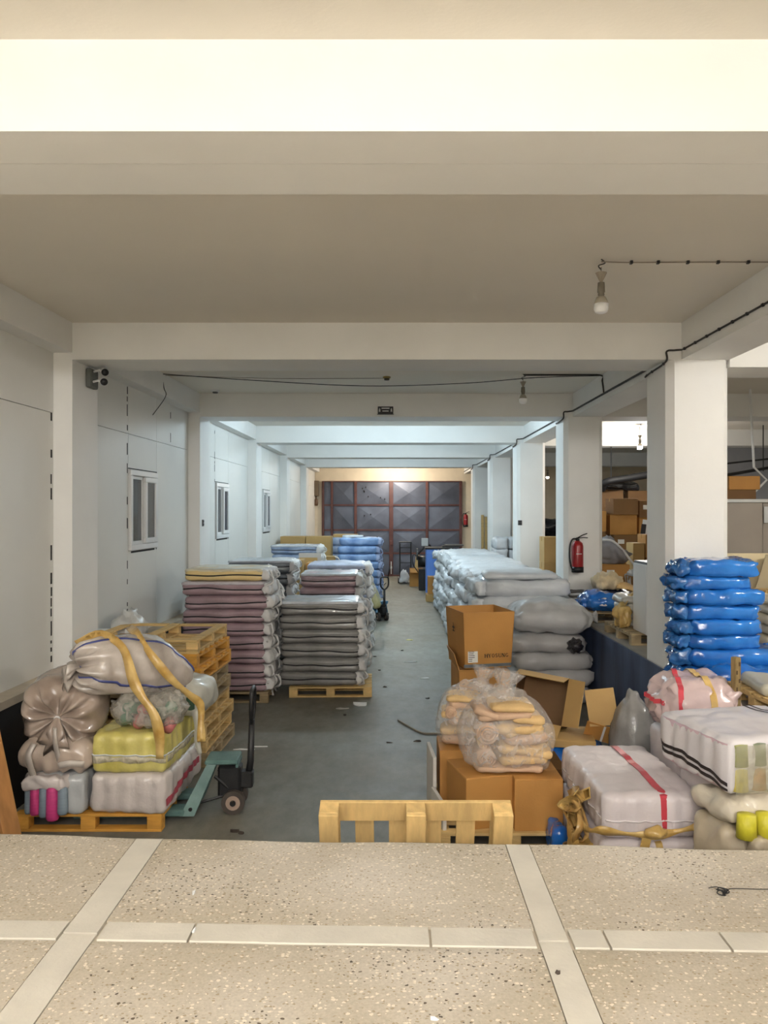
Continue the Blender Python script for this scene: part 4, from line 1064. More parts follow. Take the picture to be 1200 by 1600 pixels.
tb = thing('tarp_bundle', 'burst beige tarp bundle showing bright yellow cones, below the striped pack', 'bundle', (2.34, 4.72, .144), math.radians(8))
f = soft_fn((.90, .42, .60), .10, 380, .035, 4, .02, None, .03, 7)
part('tarp', soft_mb((.90, .42, .60), f, .035), pack_mat('beige_tarp', (184, 170, 146), .5, .12, 3, .5, 10), tb, True)
f = soft_fn((.86, .46, .14), .065, 381, .03, 5, .02, None, .03, 8)
part('tarp_fold', soft_mb((.86, .46, .14), f, .03), pack_mat('pale_tarp', (206, 196, 176), .45, .1, 3, .5, 10), tb, True, (.03, .06, .60))
M_YC = mat('thread_bright_yellow', (206, 196, 52), .5, .12, 6, .2, 40)
for q in range(5):
    part('thread_cone', MB().lathe([(.0, 0), (.058, .004), (.052, .135), (.0, .14)], 14), M_YC, tb, True, (-.33 + .118 * q, -.245, .575))
f = soft_fn((.78, .12, .2), .055, 382, .03, 6, .0, None, .03, 9)
part('tarp_fold', soft_mb((.78, .12, .2), f, .03), pack_mat('beige_tarp', (184, 170, 146), .5, .12, 3, .5, 10), tb, True, (.05, -.27, .40))
s_ = thing('red_carton', 'flat box with a crimson front lying before the tarp bundle', 'box', (2.02, 4.34, 0), math.radians(3))
part('body', MB().box((0, 0, .19), (.30, .22, .38), None, .004), mat('box_grey_paper', (176, 166, 170), .6, .08), s_)
part('front_panel', MB().box((.03, -.112, .26), (.22, .004, .2)), mat('crimson_print', (150, 26, 50), .5, .1), s_)
s_ = thing('black_film_roll', 'black plastic film roll before the tarp bundle', 'roll', (2.42, 4.36, .0), 0)
part('roll', MB().tube([(-.24, 0, .27), (.3, 0, .27)], .09, 16), mat('black_film', (26, 26, 30), .2, .3, 9, .4, 14, coat=.5), s_, True)
part('stand', MB().box((.03, 0, .09), (.4, .16, .18), None, .006), M_BLACK, s_)
# pink sack on support bales
o = thing('support_bale', 'crumpled pale bale under the sack with red tape', 'bale', (2.45, 6.10, 0), 0); f = soft_fn((.62, .7, .86), .1, 390, .03, 4, .01, None, .02, 8); part('body', soft_mb((.62, .7, .86), f, .05), M_BALE, o, True)
o = thing('taped_sack', 'pale pink plastic sack crossed by red and yellow tape beside the blue bags', 'sack', (2.40, 6.12, .865), math.radians(-4))
f = soft_fn((.62, .56, .43), .18, 391, .035, 4, .02, None, .03, 8, (.15, .1))
part('body', soft_mb((.62, .56, .43), f, .035), pack_mat('pink_plastic', (206, 184, 182), .22, .1, 4, .5, 9, .4), o, True)
part('tape', band_on(f, 'x', -.45, .04, .006, 14, -.9, .004, .12), M_REDT, o)
part('tape', band_on(f, 'x', .12, .05, .006, 14, -.4, .004, -.1), M_YELT, o)
part('tape', MB().ribbon([f((-1, -.9 + .15 * i, .25)) + Vector((-.006, 0, 0)) for i in range(13)], .035, .004, (0, 0, 1)), M_REDT, o)
part('tape', MB().ribbon([f((.55 + .03 * i, -1, -.45 + .02 * i)) + Vector((0, -.008, 0)) for i in range(10)], .05, .004, (0, 0, 1)), M_REDT, o)
s_ = thing('wooden_post', 'rough upright wooden post in front of the blue bags', 'post', (2.68, 5.98, 0), .3)
part('post', MB().box((0, 0, .735), (.055, .055, 1.47), None, .005), mat('old_wood', (140, 118, 76), .85, .25, 8, .4, 40, stretch=(4, 4, 1)), s_)
mb = MB()
for i in range(9): mb.box((-.002 + .012 * (-1) ** i, -.0285, .9 + i * .065), (.014, .004, .03))
part('gouge', mb, mat('old_wood_dark', (84, 66, 40), .9, .2), s_)['kind'] = 'stuff'
# strap across the bales
s_ = thing('packing_strap', 'twisted yellow packing tape strung across the white bales', 'tape', (0, 0, 0))
pts = curve([(1.31, 5.5, .42), (1.30, 5.08, .50), (1.35, 4.96, .545), (1.5, 4.955, .525), (1.70, 4.95, .52), (1.88, 4.93, .56), (2.02, 4.80, .66), (2.2, 4.60, .735), (2.45, 4.42, .80), (2.75, 4.40, .84)], 5)
part('band', MB().ribbon(pts, [.045 + .02 * math.sin(i * .7) for i in range(len(pts))], .004, [(0, .3 * math.sin(i * .35), 1) for i in range(len(pts))]), M_YELT, s_, True)
part('knot', soft_mb((.10, .05, .07), soft_fn((.10, .05, .07), .02, 5, .02, 20), .02), M_YELT, s_, True, (1.70, 4.94, .50))
part('tail', MB().ribbon(curve([(1.64, 4.94, .50), (1.62, 4.945, .40), (1.60, 4.95, .26), (1.61, 4.95, .15)], 5), .06, .004, (1, 0, 0)), M_YELT, s_)
s_ = thing('tape_tangle', 'crumpled tangle of yellow packing tape between cartons and white bale', 'tape', (1.30, 5.35, 0), 0, None)
rr = random.Random(8)
for q in range(7):
    pts = [(rr.uniform(-.06, .06), rr.uniform(-.15, .25), .02 + rr.uniform(0, .1))]
    for i in range(5): pts.append((rr.uniform(-.07, .05), rr.uniform(-.2, .3), .12 + i * .13 + rr.uniform(-.08, .08)))
    pts = curve(pts, 5)
    part('band', MB().ribbon(pts, rr.uniform(.03, .085), .003, [(math.sin(i * .3 + q), math.cos(i * .25), .5) for i in range(len(pts))]), M_YELT if q % 2 else M_TAPE, s_, True)
part('crumple', soft_mb((.16, .2, .34), soft_fn((.16, .2, .34), .06, 12, .05, 9, 0, None, .05, 12), .03), M_YELT, s_, True, (.02, -.12, .0))
part('crumple', soft_mb((.16, .2, .16), soft_fn((.16, .2, .16), .06, 13, .05, 9, 0, None, .05, 12), .03), mat('dirty_cloth', (150, 132, 104), .8, .2, 6), s_, True, (-.08, .0, .0))
s_ = thing('blue_sack', 'small blue plastic bag beneath the tape tangle', 'sack', (1.24, 5.78, 0), 0); part('body', soft_mb((.12, .3, .28), soft_fn((.12, .3, .28), .055, 344, .02, 6, 0, None, .02, 9), .03), M_BLUEF, s_, True)

# ------------------------------------------------------------------ load on the left pallet
def tied_sack(o, a, b, c, m, seed, folds=11, tie_m=None, frill=.13, droop=.06, name='body', dimple=.3, n=72, k=34, tip=0):
    """a sack tied at its local -Y pole: a = half width, b = half depth, c = half height; origin at the sack's centre"""
    off = Vector((seed * 3.1, seed * 1.7, seed * .9)); mb = MB(); vs = []; fs = []
    for i in range(k + 1):
        ph = PI * (i / k) ** 1.0
        for j in range(n):
            t = 2 * PI * j / n
            ct, st = math.cos(t), math.sin(t)
            ct = math.copysign(abs(ct) ** .8, ct); st = math.copysign(abs(st) ** .8, st)
            near = math.exp(-(ph / .75) ** 2); s = math.sin(ph) ** .75 if 0 < ph < PI else 0
            fold = near * (.16 * math.sin(folds * t + 2 * noise.noise(Vector((ct, st, seed)) * 2)) + .08 * math.sin((folds * 2 - 3) * t + seed))
            y = -b * math.copysign(abs(math.cos(ph)) ** .7, math.cos(ph)) + dimple * b * math.exp(-(ph / .45) ** 2) * 0.8 + near * b * .22 * math.sin(folds * t + seed) * min(1, ph * 2)
            p = Vector((a * s * (1 + fold) * ct, y, c * s * (1 + fold) * st))
            if tip and y > 0:
                q = y / b; p.x *= 1 - tip * q * q; p.z = p.z * (1 - tip * q * q) - .10 * q * q
            nn = p.normalized()
            p += nn * (.045 * noise.noise(p * 3.4 + off) + .022 * noise.noise(p * 9 + off))
            if p.z < -c * .82: p.z = -c * .82 + (p.z + c * .82) * .25
            vs.append(p)
    for i in range(k):
        for j in range(n): fs.append((i * n + j, i * n + (j + 1) % n, (i + 1) * n + (j + 1) % n, (i + 1) * n + j))
    part(name, mb.add(vs, fs), m, o, True)
    grid = vs
    y0 = -b + dimple * b * .8
    part('tie', MB().tube([(.02 * math.cos(q), y0 - .012, .02 * math.sin(q)) for q in [i * .55 for i in range(13)]], .008, 6), tie_m or M_TIE, o, True)
    Mx = Matrix.Translation((0, y0, 0)) @ Matrix.Rotation(PI / 2, 4, 'X')
    fr = MB().lathe([(.022, -.02), (.02, .01), (.045, .05), (.07, .09), (.085, frill)], 36, Mx, lambda t, q: (.1 + .4 * t) * math.sin(6 * q + seed) + .15 * math.sin(13 * q))
    fr.v = [(x, y, z - droop * max(0, (y0 - y) / frill) ** 1.3) for x, y, z in fr.v]
    part('frill', fr, m, o, True)
    return lambda i, j: grid[i * n + j % n]

M_SACKB = pack_mat('taupe_plastic', (150, 132, 118), .22, .16, 3, .55, 7, .5, col2=(178, 160, 146))
M_SACKP = pack_mat('pale_taupe_plastic', (170, 158, 146), .2, .16, 3, .55, 7, .5, col2=(206, 196, 186))
lc = 'thread bundles on the orange yellow pallet'
# lower right pack, white film with a red stripe
sz = (.64, 1.02, .325)
f = soft_fn(sz, .06, 401, .014, 4, .01, (.13, .02), .01, 9)
o = thing('wrapped_bale', 'white wrapped bale with a slanting red stripe, bottom of the yellow load', 'bale', (-2.13, 6.74, .144), math.radians(-2)); part('body', soft_mb(sz, f, .03), pack_mat('film_grey_white', (206, 196, 190), .28, .06, 3, .45, 14), o, True)
part('stripe', side_strip(f, 1, lambda t: -.62 + .55 * min(1, (t + 1) / 1.1), lambda t: -.28 + .55 * min(1, (t + 1) / 1.1), -.97, .7, .008), mat('pink_red_stripe', (170, 70, 84), .35, .1), o)
sz = (.62, 1.0, .33)
f = soft_fn(sz, .05, 402, .012, 4, .008, (.128, .022), .008, 9)
o = thing('wrapped_bale', 'yellow bale of thread cones in clear wrap by the pallet truck', 'bale', (-2.12, 6.74, .468), math.radians(-2.5)); part('body', soft_mb(sz, f, .03), pack_mat('yellow_cones', (206, 192, 96), .32, .1, 5, .4, 16, col2=(222, 210, 130)), o, True)
part('film_band', MB().ribbon([p for p in loop_on(f, -.25, .006, 60)], [.05 + .02 * math.sin(i * .9) for i in range(61)], .004, (0, 0, 1)), film_mat('film_cream', (226, 216, 190), .6, .2), o, True)
part('film_fold', MB().tube([p for p in loop_on(f, -.05, .006, 60)], .007, 5, False), M_SACK, o, True)
o = thing('thread_pack', 'pale torn pack showing pink and grey blue thread cones', 'pack', (-2.73, 6.52, .144), math.radians(2))
sz = (.46, .66, .33); f = soft_fn((sz[0], sz[1] - .05, sz[2]), .05, 403, .012, 4, .005, (.12, .016), .01, 9)
part('wrap', soft_mb(sz, f, .03), pack_mat('wrap_blue_grey', (176, 178, 178), .3, .08, 3, .45, 14), o, True)
M_PINK = mat('thread_pink', (196, 60, 122), .5, .12, 8, .2, 60, stretch=(1, 1, 6)); M_GB = mat('thread_grey_blue', (128, 142, 152), .5, .1, 8, .2, 60, stretch=(1, 1, 6))
for q, (x, zz, r_, m_, h_) in enumerate([(-.205, .02, .03, M_GB, .2), (-.15, .01, .042, M_PINK, .22), (-.085, -.01, .036, M_GB, .24), (-.012, -.035, .052, M_PINK, .29), (.068, .01, .042, M_GB, .23)]):
    part('thread_cone', MB().lathe([(.0, 0), (r_ * .8, .0), (r_, .02), (r_ * .9, h_ - .02), (r_ * .7, h_), (.0, h_)], 16), m_, o, True, (x, -.335, zz + .012))
fr = soft_fn((.34, .16, .12), .05, 404, .03, 8, 0, None, .03, 10)
part('torn_film', soft_mb((.34, .16, .12), fr, .025), pack_mat('pale_film', (206, 196, 190), .25, .08, 3, .45, 14), o, True, (-.07, -.31, .215))
o = thing('fabric_bundle', 'crumpled beige wrapped bundle above the pink thread cones', 'bundle', (-2.73, 6.50, .472), math.radians(1))
f = soft_fn((.56, .62, .29), .11, 405, .03, 5, .01, None, .035, 8); part('body', soft_mb((.56, .62, .29), f, .03), pack_mat('beige_film', (188, 170, 154), .28, .12, 3, .5, 9, .4), o, True)
pts = curve([(-.16, -.30, .26), (-.19, -.335, .18), (-.17, -.34, .08), (-.15, -.33, .0)], 5)
part('tie', MB().ribbon(pts, .05, .01, (1, 0, .2)), M_SACKP, o, True)
part('tie', MB().ribbon(curve([(.05, -.335, .09), (.14, -.34, .11), (.24, -.30, .09)], 5), .05, .012, (0, 0, 1)), M_SACKP, o, True)
o = thing('tied_sack', 'taupe plastic sack gathered in a star knot, next to the dark ledge', 'sack', (-2.735, 6.50, .975), math.radians(4), None)
o.rotation_euler = (math.radians(12), 0, math.radians(4))
tied_sack(o, .315, .34, .30, M_SACKB, 3, 11, None, .13, .16)
part('tie_tail', MB().ribbon(curve([(.01, -.36, -.03), (.02, -.40, -.12), (.03, -.40, -.24), (.035, -.36, -.36)], 5), [.03 + .001 * i for i in range(16)], .006, (1, 0, 0)), M_SACKP, o, True)
o = thing('tied_sack', 'large pale sack with a blue stripe lying on top of the load', 'sack', (-2.22, 6.63, 1.265))
o.rotation_euler = (math.radians(-7), math.radians(-12), math.radians(-48))
S_ = tied_sack(o, .29, .54, .275, M_SACKP, 7, 12, mat('purple_tie', (92, 92, 150), .5, .2), .13, .10, dimple=.2, tip=.55)
M_STB = mat('blue_stripe', (74, 82, 140), .35, .15)
for j in (9, 64):
    pts = [S_(i, j + int(2.5 * math.sin(i * .16))) * 1.012 for i in range(4, 31)]
    part('stripe', MB().ribbon(pts, .02, .005, [Vector((-p.z, 0, p.x)).normalized() for p in pts]), M_STB, o, True)
o = thing('film_bag', 'clear bag of green and pink thread cones under the large tied sack', 'bag', (-2.03, 6.44, .80), math.radians(-12))
rr = random.Random(5)
MG = mat('thread_green', (60, 120, 90), .5, .1, 8, .2, 50); MR = mat('thread_rose', (186, 110, 106), .5, .1, 8, .2, 50); MW = mat('thread_ash', (166, 158, 146), .5, .1, 8, .2, 50)
for q in range(10):
    Mx = Matrix.Rotation(rr.uniform(.7, 2.0), 3, 'X') @ Matrix.Rotation(rr.uniform(-.5, .5), 3, 'Y')
    p_ = part('thread_cone', MB().lathe([(.0, 0), (.055, .004), (.045, .14), (.0, .145)], 12, Mx.to_4x4()), [MG, MR, MW][q % 3], o, True, (-.2 + .1 * (q % 5), .02 - .02 * (q // 5), .07 + .085 * (q // 5)))
f = soft_fn((.60, .34, .30), .12, 411, .04, 4, .02, None, .025, 8, (.25, .1)); part('film', soft_mb((.60, .34, .30), f, .03), film_mat('grey_film', (196, 190, 178), .42, .18), o, True)
o = thing('cloth_bale', 'pale grey cloth bale with a dark green patch next to the pallet truck handle', 'bale', (-1.88, 7.00, .80), math.radians(-8))
f = soft_fn((.46, .56, .28), .09, 412, .02, 4, .02, None, .018, 8); part('body', soft_mb((.46, .56, .28), f, .03), pack_mat('grey_white_cloth', (186, 184, 172), .4, .06, 3, .4, 10), o, True)
part('patch', side_strip(f, -1, lambda t: -.5 + .3 * abs(t - .76), lambda t: .35 - .2 * abs(t - .76), .58, .92, .006, 8, 1), mat('dark_green_print', (40, 74, 50), .5, .1), o)
part('cloth_tail', MB().ribbon(curve([(.2, -.26, .08), (.24, -.29, -.05), (.235, -.30, -.18), (.26, -.30, -.3)], 5), [.08 - .003 * i for i in range(16)], .012, (1, .2, 0)), pack_mat('grey_white_cloth', (186, 184, 172), .4, .06, 3, .4, 10), o, True)
o = thing('packing_strap', 'broad yellow tape running over the large tied sack down to the yellow bale', 'tape')
pts = curve([(-2.64, 6.44, 1.49), (-2.42, 6.40, 1.575), (-2.20, 6.28, 1.49), (-2.08, 6.18, 1.25), (-2.00, 6.15, 1.12), (-1.90, 6.14, .98), (-1.86, 6.15, .80), (-1.86, 6.16, .62)], 5)
part('band', MB().ribbon(pts, [.075 + .014 * math.sin(i * .5) for i in range(len(pts))], .003, [(.6, -.2, .5)] * 8 + [(1, 0, .3)] * (len(pts) - 8)), M_YELT, o, True)
o = thing('packing_strap', 'yellow tape from the sack top to the bale with the green patch', 'tape')
pts = curve([(-2.34, 6.84, 1.575), (-2.18, 6.58, 1.555), (-2.02, 6.42, 1.42), (-1.86, 6.46, 1.20), (-1.74, 6.58, 1.04), (-1.66, 6.66, .93), (-1.65, 6.64, .78), (-1.64, 6.62, .62)], 5)
part('band', MB().ribbon(pts, [.062 + .012 * math.sin(i * .6) for i in range(len(pts))], .003, [(.7, .2, .5)] * len(pts)), M_YELT, o, True)
# plank leaning at the picture's edge
s_ = thing('wooden_plank', 'broad brown plank leaning on the dark ledge beside the dock', 'plank')
p0, p1 = Vector((-2.62, 5.42, .0)), Vector((-3.18, 5.62, 2.15)); d_ = p1 - p0
Mx = d_.to_track_quat('Z', 'Y').to_matrix()
part('board', MB().box((p0 + p1) / 2, (.15, .035, d_.length), Mx, .004), mat('plank_brown', (168, 118, 66), .6, .16, 4, .12, 30, stretch=(5, 5, .6)), s_)

# pallet trucks
def pallet_truck(label, loc, rz, teal, L=1.0):
    """forks along local -X, handle at local +X"""
    o = thing('pallet_truck', label, 'pallet truck', loc, rz)
    for s in (-1, 1):
        y = s * .19
        part('fork', MB().span(-L, .02, y - .08, y + .08, .045, .10, .012), teal, o)
        part('fork_wheel', MB().tube([(-L + .12, y - .05, .04), (-L + .12, y + .05, .04)], .04, 12), M_STEELD, o)
        vs = [(-.02, y - .08, .05), (.10, y - .08, .05), (.26, y * .5 - .05, .44), (.18, y * .5 - .05, .44), (-.02, y + .08, .05), (.10, y + .08, .05), (.26, y * .5 + .05, .44), (.18, y * .5 + .05, .44)]
        part('frame_plate', MB().add(vs, [(0, 1, 2, 3), (7, 6, 5, 4), (0, 4, 5, 1), (1, 5, 6, 2), (2, 6, 7, 3), (3, 7, 4, 0)]), teal, o)
        part('wheel', MB().tube([(.40, s * .10 - .03, .10), (.40, s * .10 + .03, .10)], .10, 22), mat('wheel_rubber', (64, 56, 50), .6, .2), o)
        w_ = MB().tube([(.40, s * .10 - .034, .10), (.40, s * .10 + .034, .10)], .062, 18)
        hub = part('wheel_disc', w_, mat('wheel_disc', (150, 130, 116), .5, .15), o)
        part('hub', MB().tube([(.40, s * .10 - .04, .10), (.40, s * .10 + .04, .10)], .026, 12), M_STEELD, hub)
        part('bolt', MB().tube([(.07, y + s * .08, .11), (.07, y + s * .092, .11)], .016, 10), M_STEELD, o)
    part('head_plate', MB().span(.16, .44, -.14, .14, .43, .47, .012), teal, o)
    part('head_lip', MB().span(.42, .445, -.12, .12, .40, .435, .004), teal, o)
    part('pump', MB().span(.26, .46, -.075, .075, .12, .40, .02).tube([(.36, 0, .40), (.36, 0, .44)], .03, 10).tube([(.40, -.15, .10), (.40, .15, .10)], .022, 8), M_STEELD, o)
    part('linkage', MB().tube([(.24, -.09, .32), (.40, -.05, .16)], .014, 6).tube([(.24, .09, .32), (.40, .05, .16)], .014, 6).tube([(.08, -.1, .09), (.34, -.06, .15)], .012, 6), M_STEELD, o)
    part('handle_yoke', MB().span(.45, .56, -.06, .06, .20, .34, .012), M_STEELD, o)
    part('handle_shaft', MB().tube([(.51, 0, .26), (.535, 0, .42), (.545, 0, .78)], [.034, .03, .026], 10), M_STEELD, o, True)
    part('handle_loop', MB().tube(curve([(.545, -.02, .76), (.55, -.09, .84), (.555, -.10, .98), (.555, -.07, 1.05), (.555, .07, 1.05), (.555, .10, .98), (.55, .09, .84), (.545, .02, .76)], 5), .019, 8), M_STEELD, o, True)
    part('lever', MB().tube([(.55, -.02, .86), (.565, .04, .92)], .009, 6), M_STEELD, o)
    return o
M_TEAL = mat('teal_paint', (78, 112, 108), .5, .16, 5, .1, 40, col2=(104, 134, 128))
pallet_truck('teal pallet truck with a black handle pushed under the yellow load', (-1.77, 6.70, 0), math.radians(3), M_TEAL, .9)
pallet_truck('small blue pallet truck with black handle before the sky blue bales', (-.36, 18.75, 0), math.radians(-70), mat('blue_paint', (64, 110, 140), .5, .15, 5), .9)
# white bag and tub on the ledge behind the pallets
o = thing('white_bag', 'crumpled white plastic bag on the ledge behind the pallet stack', 'bag', (-3.12, 8.75, 1.302), 0)
o.location = (-3.10, 9.1, 1.0)
f = soft_fn((.34, .5, .42), .15, 420, .06, 5, .02, None, .05, 9, (0, 0), 0, .4); part('body', soft_mb((.34, .5, .42), f, .03), pack_mat('white_bag_film', (206, 206, 202), .3, .08, 4, .5, 10), o, True)
o = thing('white_tub', 'plain white tub on the ledge by the first wall column', 'tub', (-3.26, 8.58, 1.0), 0)
part('body', MB().span(-.08, .12, -.09, .09, 0, .26, .012), M_PVC, o); part('lid', MB().span(-.085, .125, -.095, .095, .26, .285, .006), M_PVC, o)
o = thing('dark_sheet', 'dark board leaning in the corner by the mauve stack', 'board', (-3.14, 12.0, 0)); part('board', MB().box((.02, 0, .7), (.03, .6, 1.4), Matrix.Rotation(.08, 3, 'Y'), .003), mat('dark_board', (96, 88, 82), .7, .1), o)

# ------------------------------------------------------------------ far part of the aisle
for j in range(2):
    carton('brown carton, %s of the pair behind the slate grey stack' % ['lower', 'upper'][j], (-2.02, 16.25, .80 * j), (.34, .5, .80), 0, M_KRAFTL, True)
    carton('narrow brown carton, %s, standing nearer the aisle behind the slate grey stack' % ['lower', 'upper'][j], (-1.66, 16.45, .76 * j), (.30, .5, .76), 0, M_KRAFT, True)
o = thing('carton_sheet', 'flat pale carton sheet standing before the light blue stack', 'cardboard', (-1.83, 17.2, 0)); part('sheet', MB().box((0, 0, .84), (.5, .03, 1.68), None, .004), mat('pale_sheet', (190, 184, 176), .7, .05), o); part('face', MB().box((-.03, -.017, .8), (.4, .004, 1.56)), M_KRAFTL, o)
for j in range(2):
    for i, nm in enumerate(['wall side', 'aisle side']):
        carton('big brown carton, %s, %s of the block behind the light blue stack' % (['lower', 'upper'][j], nm), (-2.70 + .70 * i, 21.3, .965 * j), (.68, .7, .965), 0, M_KRAFTL, True, 'big cartons behind the light blue stack', True)
carton('tall brown carton behind the sky blue bales', (-1.35, 22.6, 0), (.7, .6, 1.95), 0, M_KRAFTL)
o = thing('carton_sheet', 'folded brown carton standing between blue stacks', 'cardboard', (-1.52, 19.2, 0)); part('sheet', MB().box((0, 0, .75), (.22, .3, 1.5), None, .004), M_KRAFTL, o); part('flap', MB().ribbon(curve([(.11, -.16, 1.5), (.22, -.18, 1.42), (.28, -.18, 1.1), (.28, -.18, .7)], 5), .10, .01, (0, 1, .2)), mat('pale_sheet', (190, 184, 176), .7, .05), o)
# yellow load with sloping pack
M_YL = pack_mat('straw_pack', (184, 172, 116), .4, .14, 5, .4, 12, col2=(206, 196, 150))
for i in range(4):
    sz = (.86, .8, .29); f = soft_fn(sz, .08, 430 + i, .015, 4, .0, (.10, .02), .01, 9)
    o = thing('straw_bale', 'straw yellow bale, %s of the low stack before the sky blue bales' % place_word(i, 4), 'bale', (-1.12, 18.9, .02 + .288 * i), math.radians([1, -2, 1, -1][i]), 0, 'straw yellow bales') if False else thing('straw_bale', 'straw yellow bale, %s of the low stack before the sky blue bales' % place_word(i, 4), 'bale', (-1.12, 18.9, .02 + .288 * i), math.radians([1, -2, 1, -1][i]), 'straw yellow bales')
    part('body', soft_mb(sz, f, .06), M_YL, o, True)
o = thing('straw_bale', 'long straw yellow pack sloping down towards the blue pallet truck', 'bale', (-.47, 18.62, .16)); o.rotation_euler = (0, math.radians(65), math.radians(-6))
f = soft_fn((1.02, .5, .22), .08, 436, .02, 4, .01, None, .015, 8); part('body', soft_mb((1.02, .5, .22), f, .05), M_YL, o, True)
o.location = (-.62, 18.50, .72)
for q in (-.12, .1):
    part('strap', MB().ribbon([f((-1 + .2 * i, q * 4, 1)) + Vector((0, 0, .006)) for i in range(11)], .03, .004, (0, 1, 0)), M_TIE, o)
# right side near the gate
o = thing('blue_cabinet', 'bright blue cabinet with a dark top beyond the white sacks', 'cabinet', (1.32, 23.6, 0))
part('body', MB().span(-.27, .27, -.35, .35, 0, 1.47, .008), mat('bright_blue_panel', (92, 142, 228), .4, .05), o)
part('door', MB().span(-.25, .25, -.362, -.352, .06, 1.42, .003), mat('bright_blue_panel', (92, 142, 228), .4, .05), o)
part('table_top', MB().span(-.30, .55, -.38, .38, 1.47, 1.52, .006), M_STEELD, o)
o = thing('dark_board_pile', 'dark flat boards lying on the blue cabinet', 'board', (1.75, 23.7, 1.52)); part('board', MB().span(-.2, .35, -.25, .25, 0, .04, .003), M_STEELD, o)
part('board', MB().span(-.12, .45, -.25, .2, .042, .08, .003), mat('dark_board', (96, 88, 82), .7, .1), o)
carton('brown carton standing on a flat one before the blue cabinet', (1.26, 22.6, .21), (.40, .45, .50), 0, M_KRAFT, True)
carton('flat olive brown carton on the floor before the blue cabinet', (1.24, 22.5, 0), (.48, .55, .205), 0, M_KRAFTL, True)
o = thing('winding_machine', 'dark machine with belt wheels and a white box on top beside the gate', 'machine', (1.08, 25.6, 0))
part('stand', MB().span(-.18, .18, -.2, .2, 0, .7, .01), M_STEELD, o)
part('motor', MB().tube([(-.2, 0, .95), (.2, 0, .95)], .19, 16), M_STEELD, o, True)
part('belt_wheel', MB().tube([(-.26, -.1, 1.2), (-.21, -.1, 1.2)], .2, 18), mat('machine_grey', (70, 72, 72), .5, .2), o)
part('arm', MB().tube(curve([(-.2, -.1, 1.2), (.0, -.12, 1.42), (.18, -.1, 1.5), (.24, -.1, 1.3)], 5), .03, 8), M_STEELD, o, True)
part('control_box', MB().box((.02, -.1, 1.60), (.22, .16, .26), None, .01), mat('machine_white', (190, 190, 188), .5, .05), o)
part('hose', MB().tube(curve([(-.1, -.15, 1.0), (-.35, -.2, 1.2), (-.38, -.2, .9), (-.2, -.22, .6)], 5), .018, 6), M_STEELD, o, True)
o = thing('hand_truck', 'black upright hand truck standing before the steel gate', 'hand truck', (.50, 28.0, 0))
for s in (-1, 1):
    part('rail', MB().tube([(s * .2, 0, .08), (s * .2, 0, 1.45)], .022, 8), M_STEELD, o)
    part('wheel', MB().tube([(s * .24 - .03, .08, .12), (s * .24 + .03, .08, .12)], .12, 16), M_STEELD, o)
part('handle', MB().tube(curve([(-.2, 0, 1.45), (-.19, .01, 1.5), (.19, .01, 1.5), (.2, 0, 1.45)], 4), .022, 8), M_STEELD, o)
for z in (.35, .75, 1.12, 1.30): part('crossbar', MB().tube([(-.2, 0, z), (.2, 0, z)], .015, 6), M_STEELD, o)
part('toe_plate', MB().box((0, -.12, .03), (.42, .24, .015)), M_STEELD, o)
o = thing('white_bag', 'small white bag standing on the hand truck', 'bag', (.46, 27.80, .042)); f = soft_fn((.30, .2, .44), .09, 440, .04, 6, .02, None, .03, 9, (0, 0), 0, .3); part('body', soft_mb((.30, .2, .44), f, .04), M_SACK, o, True)
o = open_carton('open_carton', 'open brown carton with a pale board in it before the steel gate', (.86, 27.0, 0), (.46, .45, .62), 0, M_KRAFT, [(0, 2.3, .2)])
o = thing('pale_plank', 'pale plank leaning out of the open carton by the gate', 'plank', (.86, 27.0, .012)); part('board', MB().box((0, .0, .55), (.12, .03, 1.08), Matrix.Rotation(.1, 3, 'Y')), M_WOODP, o)
o = thing('bicycle_wheel', 'small dark wheel leaning by the gate post', 'wheel', (-.10, 30.7, .23)); part('tyre', MB().tube([(.04 * math.sin(q), .22 * math.cos(q), .22 * math.sin(q)) for q in [i * PI / 12 for i in range(25)]], .022, 8), M_STEELD, o, True)
part('rim', MB().tube([(.04 * math.sin(q), .18 * math.cos(q), .18 * math.sin(q)) for q in [i * PI / 12 for i in range(25)]], .01, 6), M_STEELD, o, True)
for i, (x, y) in enumerate([(3.12, 26.36), (3.24, 26.38)]):
    o = thing('wooden_batten', ['pale batten leaning by the far column, aisle side', 'pale batten leaning by the far column, hall side'][i], 'batten', (x, y, 1.0)); part('batten', MB().box((0, .02, .75 - .03 * i), (.09, .05, 1.5 - .06 * i), Matrix.Rotation(-.04, 3, 'X'), .004), M_WOODP, o)

# ------------------------------------------------------------------ storage hall: blue bags and things beside them
M_BLUEK = pack_mat('blue_film_knot', (20, 84, 160), .14, .25, 5, .8, 14, .6, col2=(60, 130, 200))
def blue_bag(i, n, loc, size, rz, seed, two=True):
    o = thing('blue_bag', 'shiny blue film bag, %s of the blue stack by the big column' % place_word(i, n), 'bag', loc, rz, 'blue bags by the big column')
    f = soft_fn(size, size[2] * .30, seed, .016, 5, .006, None, .012, 9, (.12, .04))
    part('body', soft_mb(size, f, .04), M_BLUEF, o, True)
    f2 = soft_fn((.22, size[1] * .7, size[2] * .92), size[2] * .44, seed + 50, .03, 9, 0, None, .035, 14, (.2, 0))
    part('gathered_end', soft_mb((.22, size[1] * .7, size[2] * .92), f2, .025), M_BLUEK, o, True, (-size[0] / 2 - .03, -.03, .0))
    return o
zb = 1.0; hs = [.15, .17, .14, .14, .14, .145, .125, .155]
